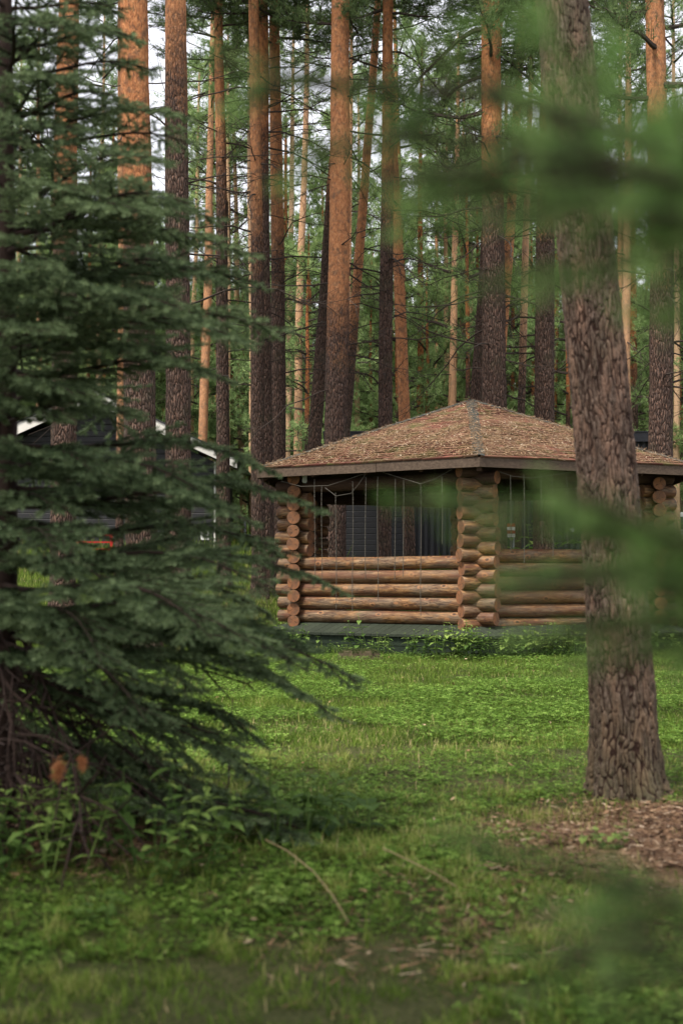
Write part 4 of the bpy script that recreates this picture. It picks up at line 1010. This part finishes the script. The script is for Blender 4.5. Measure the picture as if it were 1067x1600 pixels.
def build_weeds():
    lib = [weed_meshes(.42, 3, 6, .10, .5, 40 + k) for k in range(3)] + [weed_meshes(.34, 7, 5, .085, .55, 60 + k, .18) for k in range(3)] + [weed_meshes(.2, 8, 3, .075, .85, 80 + k, .16) for k in range(2)]
    rs = np.random.RandomState(77)
    def put(name, px, d, v, s, label, cat='weed', group=None, z=None):
        x = P(px, 1000, d).x; o = empty(name, (x, d, float(terrain(x, d)) if z is None else z), label, cat, group); o.rotation_euler = (0, 0, rs.uniform(0, 6.28)); o.scale = (s, s, s)
        st, lf = lib[v]; ob('stem', st, o); ob('leaves', lf, o); return o
    G = 'nettles under the spruce'
    put('nettle_plant', 215, 4.95, 0, 1.0, 'tall pale-tipped nettle standing below the spruce skirt', 'nettle', G)
    put('nettle_plant', 265, 4.8, 1, .85, 'nettle with the brightest top leaves, second of the row under the spruce', 'nettle', G)
    put('nettle_plant', 312, 4.95, 2, .95, 'nettle at the edge of the dark hollow beside two brighter nettles', 'nettle', G)
    put('nettle_plant', 185, 5.2, 1, .8, 'short nettle tucked behind the tall pale-tipped nettle', 'nettle', G)
    put('nettle_plant', 340, 5.3, 0, .7, 'small dark nettle nearest the arching dry stem', 'nettle', G)
    put('leafy_weed', 445, 5.7, 6, 1.5, 'round-leaved weed at the root of the arching dry stem', 'weed')
    put('leafy_weed', 500, 5.9, 7, 1.5, 'round-leaved weed alone on the shaded lawn past the spruce tips', 'weed')
    put('nettle_plant', 30, 5.1, 3, 1.1, 'dense nettle clump against the spruce trunk foot', 'nettle', G)
    put('nettle_plant', 75, 4.9, 4, 1.0, 'dense nettle clump one step out from the spruce trunk', 'nettle', G)
    put('nettle_plant', -10, 4.8, 5, 1.0, 'nettle clump cut by the photo edge below the spruce', 'nettle', G)
    put('nettle_plant', 120, 5.2, 5, .8, 'low nettle clump under the withered orange needles', 'nettle', G)
    put('broad_leaf_weed', 170, 4.35, 6, .6, 'small broad-leaved rosette in the near grass before the nettles', 'weed')
    put('broad_leaf_weed', 425, 4.5, 6, .55, 'tiny bright rosette beside the tip of the dry stem', 'weed')
    put('broad_leaf_weed', 945, 5.5, 7, .6, 'lone bright seedling on the brown litter below the leaning pine', 'weed')
    GD = 'weeds along the gazebo deck'
    front = [(415, 19.9, 4, 1.5), (435, 19.8, 3, 1.7), (455, 20.0, 5, 1.5), (473, 19.9, 4, 1.2), (568, 19.6, 0, 1.5), (585, 19.5, 3, 1.1), (600, 19.6, 5, 1.0), (640, 19.3, 4, 1.2), (665, 19.2, 5, 1.3), (690, 19.15, 3, 1.5), (705, 19.1, 4, 1.6), (722, 19.1, 5, 1.6), (742, 19.1, 3, 1.5), (760, 19.1, 4, 1.4), (785, 19.2, 5, 1.3), (805, 19.25, 3, 1.4), (825, 19.35, 7, 2.2), (845, 19.4, 4, 1.5), (862, 19.5, 5, 1.6), (880, 19.6, 6, 2.4), (895, 19.7, 3, 1.5), (905, 19.8, 7, 2.2), (935, 20.0, 4, 1.4), (960, 20.2, 5, 1.4), (990, 20.4, 3, 1.5), (1020, 20.6, 4, 1.5), (1045, 20.7, 5, 1.3), (520, 19.9, 5, .8), (545, 19.7, 4, .7)]
    lab = {568: 'tall thin weed rising above the deck beside the mossy stump', 825: 'broad pale-leaved weed before the deck under the right opening', 880: 'pale round-leaved weed beside the thick leaning trunk, before the deck', 905: 'pale round-leaved weed half hidden by the thick leaning trunk', 435: 'tallest of the weeds at the left end of the deck', 705: 'tallest weed below the middle log corner of the gazebo'}
    for (px, d, v, s) in front:
        sec = 'leafy weed in the clump at the left end of the gazebo deck' if px < 480 else 'low weed growing before the left deck skirt' if px < 650 else 'leafy weed in the clump under the middle corner of the gazebo' if px < 790 else 'leafy weed before the deck under the right opening' if px < 915 else 'leafy weed before the deck past the thick leaning trunk'
        gr = 'weeds: ' + ('deck left end' if px < 480 else 'left skirt' if px < 650 else 'middle corner' if px < 790 else 'right opening' if px < 915 else 'past the trunk')
        q = put('deck_weed', px, d, v, s, lab.get(px, sec), 'weed', gr)
    # ferny bush seen through the right opening
    for (px, d, s, label) in ((815, 31.5, 5.0, 'green bush behind the gazebo seen through its right opening'), (905, 32.5, 5.5, 'bush behind the gazebo next to the leaning trunk'), (395, 42, 4.5, 'bush beyond the fence beside the dark twin pines'), (1052, 34, 5.0, 'bush between the gazebo corner and the white van')):
        x = P(px, 1000, d).x; o = empty('bush', (x, d, float(terrain(x, d))), label, 'bush'); o.scale = (s * .8, s * .8, s)
        a, b = lib[4]; c1 = ob('stem', a, o); l1 = ob('leaves', b, o)
        a, b = lib[5]; l2 = ob('leaves', b, o); l2.rotation_euler = (0, 0, 2)
    # arching dry stem, and a second lying one
    for name, pts, label in (('dry_stem', [(415, 1312, 5.2), (450, 1330, 4.9), (490, 1362, 4.6), (520, 1400, 4.3), (545, 1442, 4.15)], 'arching dry grass stem bending down to the near lawn'),
                             ('dry_stem', [(598, 1325, 5.0), (640, 1345, 4.85), (680, 1365, 4.75), (712, 1385, 4.6)], 'straight pale straw lying on the patchy grass')):
        mb = MB(); pp = []
        for (px, py, d) in pts: pp.append(P(px, py, d))
        pp = [Vector((p.x, p.y, max(p.z, float(terrain(p.x, p.y)) + .02))) for p in pp]; o0 = pp[-1].copy()
        mb.tube([p - o0 for p in pp], [.0024, .0024, .002, .0018, .0013][:len(pp)], 5); o = ob(name, mb.mesh(name, M['drystem'], True), None, o0); tag(o, label, 'dry stem')
    # mossy stump
    x = P(562, 1000, 18.9).x; g = float(terrain(x, 18.9)); root = empty('tree_stump', (x, 18.9, g), 'low mossy rotten stump in the grass before the deck', 'stump')
    rs2 = np.random.RandomState(3); zz = np.array([-.05, 0, .04, .09, .12, .125]); V, Q, _ = tube(np.stack([zz * 0, zz * 0, zz], 1), np.array([.30, .28, .24, .22, .19, .02]), 24, 1 + .3 * (vnoise(np.arange(24)[None] * .7 + 3, zz[:, None] * 9) - .5)); V[:, 0] *= 1.15
    ob('wood', mesh_np('stump', V, [Q], M['stump'], smooth=True), root)
    a = rs2.uniform(0, 6.28, 900); r = np.sqrt(rs2.rand(900)) * .24; pts = np.stack([1.15 * r * np.cos(a), r * np.sin(a), .125 - .4 * np.clip(r - .16, 0, 1)], 1); V, T, t = tufts(pts, np.tile([0, 0, 1.0], (900, 1)), rs2, 6, (.01, .025), .003, .8, .01)
    ob('moss', mesh_np('moss', V, [T], M['moss'], tint=t), root)

# ------------------------------------------------------------------ the forest
def build_forest():
    L = [  # x1,y1,x2,y2,dist,width, bark line, crown base, H, dead, label
        (218, 100, 221, 800, 20.5, 50, 6.0, 12.8, 20, 8, 'thick bright orange pine trunk behind the spruce tips, widest of the orange ones'),
        (110, 100, 98, 900, 25, 40, 7.0, 13.5, 21, 10, 'orange pine with a grey foot, left of the thick bright orange one'),
        (275, 100, 279, 950, 22.5, 40, 9.0, 13, 21, 16, 'dark rough pine turning orange only near the top, beside the cream barge board'),
        (342, 50, 350, 850, 31, 21, 9, 10, 17, 26, 'slim brown pine standing before the end of the cream barge board'),
        (397, 0, 404, 800, 30, 22, 7.5, 11, 19, 10, 'pale-edged pine fused with the dark twin beside the gazebo eave'),
        (411, 50, 415, 800, 30.8, 26, 9.5, 11, 20, 16, 'dark half of the twin pines left of the gazebo eave'),
        (429, 50, 434, 700, 33, 24, 7.6, 11, 19, 16, 'reddish pine just behind the dark twin pines'),
        (531, 50, 523, 800, 28.3, 37, 5.8, 10.5, 21, 14, 'tall orange pine with a dark foot seen through the left opening'),
        (512, 430, 492, 690, 33, 22, 9, 12, 20, 6, 'dark pine leaning away behind the tall orange pine'),
        (607, 50, 600, 800, 29.5, 23, 8.6, 11, 19, 26, 'slim dark pine with many dead branches above the left roof slope'),
        (619, 330, 631, 640, 30.5, 19, 2.5, 12, 18, 4, 'smooth orange pine leaning towards the roof peak'),
        (590, 0, 522, 880, 36, 17, 6, 12.5, 19, 8, 'thin dark pine slanting across the upper sky gap'),
        (765, 60, 770, 560, 28.6, 40, 8.8, 9.5, 20, 24, 'dark pine behind the roof peak turning orange at the top'),
        (756, 400, 744, 600, 31.5, 20, 8, 12, 18, 8, 'narrow pine tight beside the dark pine behind the roof peak'),
        (817, 0, 778, 620, 35, 18, 4, 12.5, 18, 14, 'thin reddish pine slanting down beside the roof-peak pine'),
        (853, 470, 851, 650, 29.5, 33, 8.5, 9.0, 19, 22, 'dark pine between the roof peak and the thick leaning trunk'),
        (820, 440, 814, 630, 33.5, 13, 5, 12, 15, 10, 'very thin reddish pine beside the dark pine over the right roof slope'),
        (1022, 50, 1030, 650, 26.5, 39, 7.4, 8.5, 20, 24, 'pine over the right roof end, dark below and orange above'),
        (978, 400, 979, 650, 44, 15, .5, 14, 20, 4, 'pale sunlit pine trunk just right of the thick leaning trunk'),
        (966, 450, 966, 640, 50, 11, .5, 14, 20, 4, 'thin orange pine next to the pale sunlit one by the leaning trunk'),
        (1054, 450, 1056, 660, 46, 10, .5, 14, 20, 5, 'thin orange pine at the photo edge past the right roof end'),
        (452, 420, 448, 700, 48, 11, .5, 14, 19, 4, 'pale orange pine, thinner of the two behind the left eave'),
        (473, 350, 466, 690, 44, 13, .3, 14, 19, 4, 'pale yellow pine, smoother of the two behind the left eave'),
        (323, 450, 317, 680, 46, 15, .3, 14, 20, 3, 'pale pinkish pine rising above the cream barge board'),
        (357, 430, 356, 690, 50, 9, .3, 14, 19, 5, 'thin orange pine right behind the slim brown pine'),
        (371, 440, 379, 740, 52, 10, .3, 14, 19, 6, 'thin pale orange pine between the slim brown pine and the dark twins'),
        (392, 500, 393, 780, 47, 9, .3, 14, 19, 4, 'orange pine tucked against the dark twin pines'),
        (304, 480, 301, 660, 54, 9, .5, 13, 19, 4, 'reddish thin pine above the cream barge board'),
        (333, 300, 331, 680, 56, 9, .5, 13, 19, 4, 'thin orange pine behind the pale pinkish pine'),
        (709, 410, 705, 630, 48, 13, .3, 12, 18, 5, 'bright orange pine left of the roof peak'),
        (723, 400, 722, 630, 54, 9, .3, 12, 18, 5, 'thin orange pine between the bright orange one and the roof peak'),
        (697, 420, 696, 620, 52, 9, 4, 12, 18, 8, 'reddish-brown thin pine beside the bright orange pine'),
        (683, 540, 683, 640, 58, 8, .3, 12, 18, 5, 'short-looking orange trunk low above the left roof slope'),
        (737, 480, 737, 610, 60, 8, .6, 12, 18, 5, 'thin pinkish pine straight above the roof peak'),
        (559, 560, 559, 670, 52, 9, .3, 12, 18, 5, 'thin orange pine close behind the tall orange pine'),
        (190, 150, 189, 380, 34, 13, 3, 12, 18, 6, 'narrow reddish pine half hidden by the thick bright orange trunk'),
        (60, 450, 60, 620, 50, 10, .3, 12, 19, 5, 'thin orange pine seen through the spruce boughs near its trunk'),
        (30, 400, 26, 600, 52, 9, .3, 12, 19, 5, 'thin pale pine beside the spruce trunk'),
        (158, 400, 156, 600, 48, 9, .3, 12, 19, 5, 'pale thin pine between the two thick orange trunks'),
        (545, 280, 541, 650, 42, 10, 2, 12, 18, 6, 'thin pine trunk touching the tall orange pine'),
    ]
    for k, (a, b, c, d_, dist, wpx, line, cb, H, dead, lab) in enumerate(L):
        pine(a, b, c, d_, dist, wpx, lab, line, cb, H, dead, seed=k + 1, deadz=(min(4.5, cb - 4) if dead > 12 else 5, cb + 1), cs=1.0 if dist < 40 else .8)
    # unseen pines added behind the camera so their crowns shade the near lawn
    PALE[0] = .2
    for k, (x, y, lab) in enumerate([(-5.2, -1.5, 'unseen shade pine behind the camera standing nearest the spruce'), (-2.6, -3.6, 'unseen shade pine a few steps straight behind the camera'), (-.2, -6.2, 'farthest unseen shade pine behind the camera'), (-6.5, -5.2, 'unseen shade pine at the corner behind the camera')]):
        pine_at(x, y, float(terrain(x, y)), .01, .2, lab, 6, 8.5, 20, 3, 90 + k, (6, 9), 1.15, k)
    rs = np.random.RandomState(9)
    # unnamed pines farther off: shared trunks and crowns
    tall = []
    for s in range(4):
        tm, at = pine_trunk_mesh(19, .14, 500 + s, sides=10); mb = MB(); r2 = np.random.RandomState(s)
        for q in range(34): dead_branch(mb, at(r2.uniform(2, 12)), r2.uniform(0, 6.28), r2.uniform(.5, 1.8), r2, r=.018)
        tall.append((tm, mb.mesh('dead_branches', M['twig']), at))
    n = 0; tries = 0
    while n < 80 and tries < 2000:
        tries += 1; d = rs.uniform(50, 112); x = rs.uniform(-1, 1) * (.25 * d + 4)
        px_ = 533.5 + x / d * F
        if (225 < px_ < 305 or 1030 < px_ < 1100) and d < 85: continue
        g = float(terrain(x, d)); root = empty('distant_pine', (x, d, g), 'thin orange-trunked pine deep in the forest', 'pine tree', 'distant pines of the forest', rot=(rs.uniform(-.02, .02), rs.uniform(-.03, .03), rs.uniform(0, 6.28)))
        s = rs.uniform(.8, 1.15); root.scale = (s, s, s * rs.uniform(.9, 1.1)); tm, dm, at = tall[rs.randint(4)]
        t = ob('trunk', tm, root); t['bark_line'] = float(rs.choice([.5, 1, 3, 6])); ob('dead_branch', dm, root)
        cm, bm = FARCROWNS[rs.randint(4)]; cb = rs.uniform(9.5, 12); c = ob('crown', cm, root, at(cb), (0, 0, rs.uniform(0, 6.28)), (.8, .8, (19 - cb) / 9)); ob('bough', bm, c); n += 1
    # younger green pines filling the middle height
    n = 0
    for k in range(165):
        d = rs.uniform(42, 96); x = (((k * .618) % 1) * 2 - 1) * (.25 * d + 3); 
        if d < 47 and (x < -3.2 or -.8 < x < 9): d += 10
        g = float(terrain(x, d)); H = rs.uniform(9, 15)
        root = empty('young_pine', (x, d, g), 'young green pine with foliage low down, filling the forest behind', 'pine tree', 'young pines between the trunks', rot=(0, 0, rs.uniform(0, 6.28)))
        tm, dm, at = tall[rs.randint(4)]; t = ob('trunk', tm, root, None, None, (.65, .65, H / 19)); t['bark_line'] = 8.0
        cm, bm = FARCROWNS[rs.randint(4)]; z0 = rs.uniform(.8, 3.0); sc = rs.uniform(.8, 1.1); c = ob('crown', cm, root, (0, 0, z0), (0, 0, rs.uniform(0, 6.28)), (sc, sc, (H - z0) / 9)); ob('bough', bm, c)
    # the far wood as one mass
    rs = np.random.RandomState(31); N = 200000; x = rs.uniform(-45, 45, N); y = rs.uniform(112, 135, N); z = 1.9 + rs.beta(1.3, 1.5, N) * 22
    k = fnoise(x * .35, z * .35, 3); k2 = fnoise(x * .12 + 40, z * .15, 2); keep = (k + .5 * k2 > .52 + .30 * sstep(10, 24, z)); x, y, z, k = x[keep], y[keep], z[keep], k[keep]; N = len(x)
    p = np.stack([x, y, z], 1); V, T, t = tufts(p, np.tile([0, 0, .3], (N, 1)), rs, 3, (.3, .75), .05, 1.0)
    me = mesh_np('forest', V, [T], M['pine_far'], tint=t); tag(ob('far_forest', me), 'distant wood of green crowns closing the view', 'forest', kind='stuff')

# ------------------------------------------------------------------ build
make_crowns(); make_spruce_library()
build_ground(); build_grass()
litter_patch('fallen_needles', 1.63, 5.5, 1.05, 1.15, 38000, 6, 'reddish brown pine litter round the foot of the thick leaning trunk', (.02, .06), chip=.16)
litter_patch('fallen_needles', -1.35, 5.6, .9, .7, 6000, 7, 'dark needle litter under the spruce skirt')
litter_patch('fallen_needles', .55, 4.5, .9, .8, 2500, 8, 'dry straw and needles in the thin patch of near lawn', (.03, .07), chip=.03)
build_gazebo(); build_garlands(); build_far(); build_forest(); build_near_pine(); build_spruce(); build_near_spruce(); build_weeds()
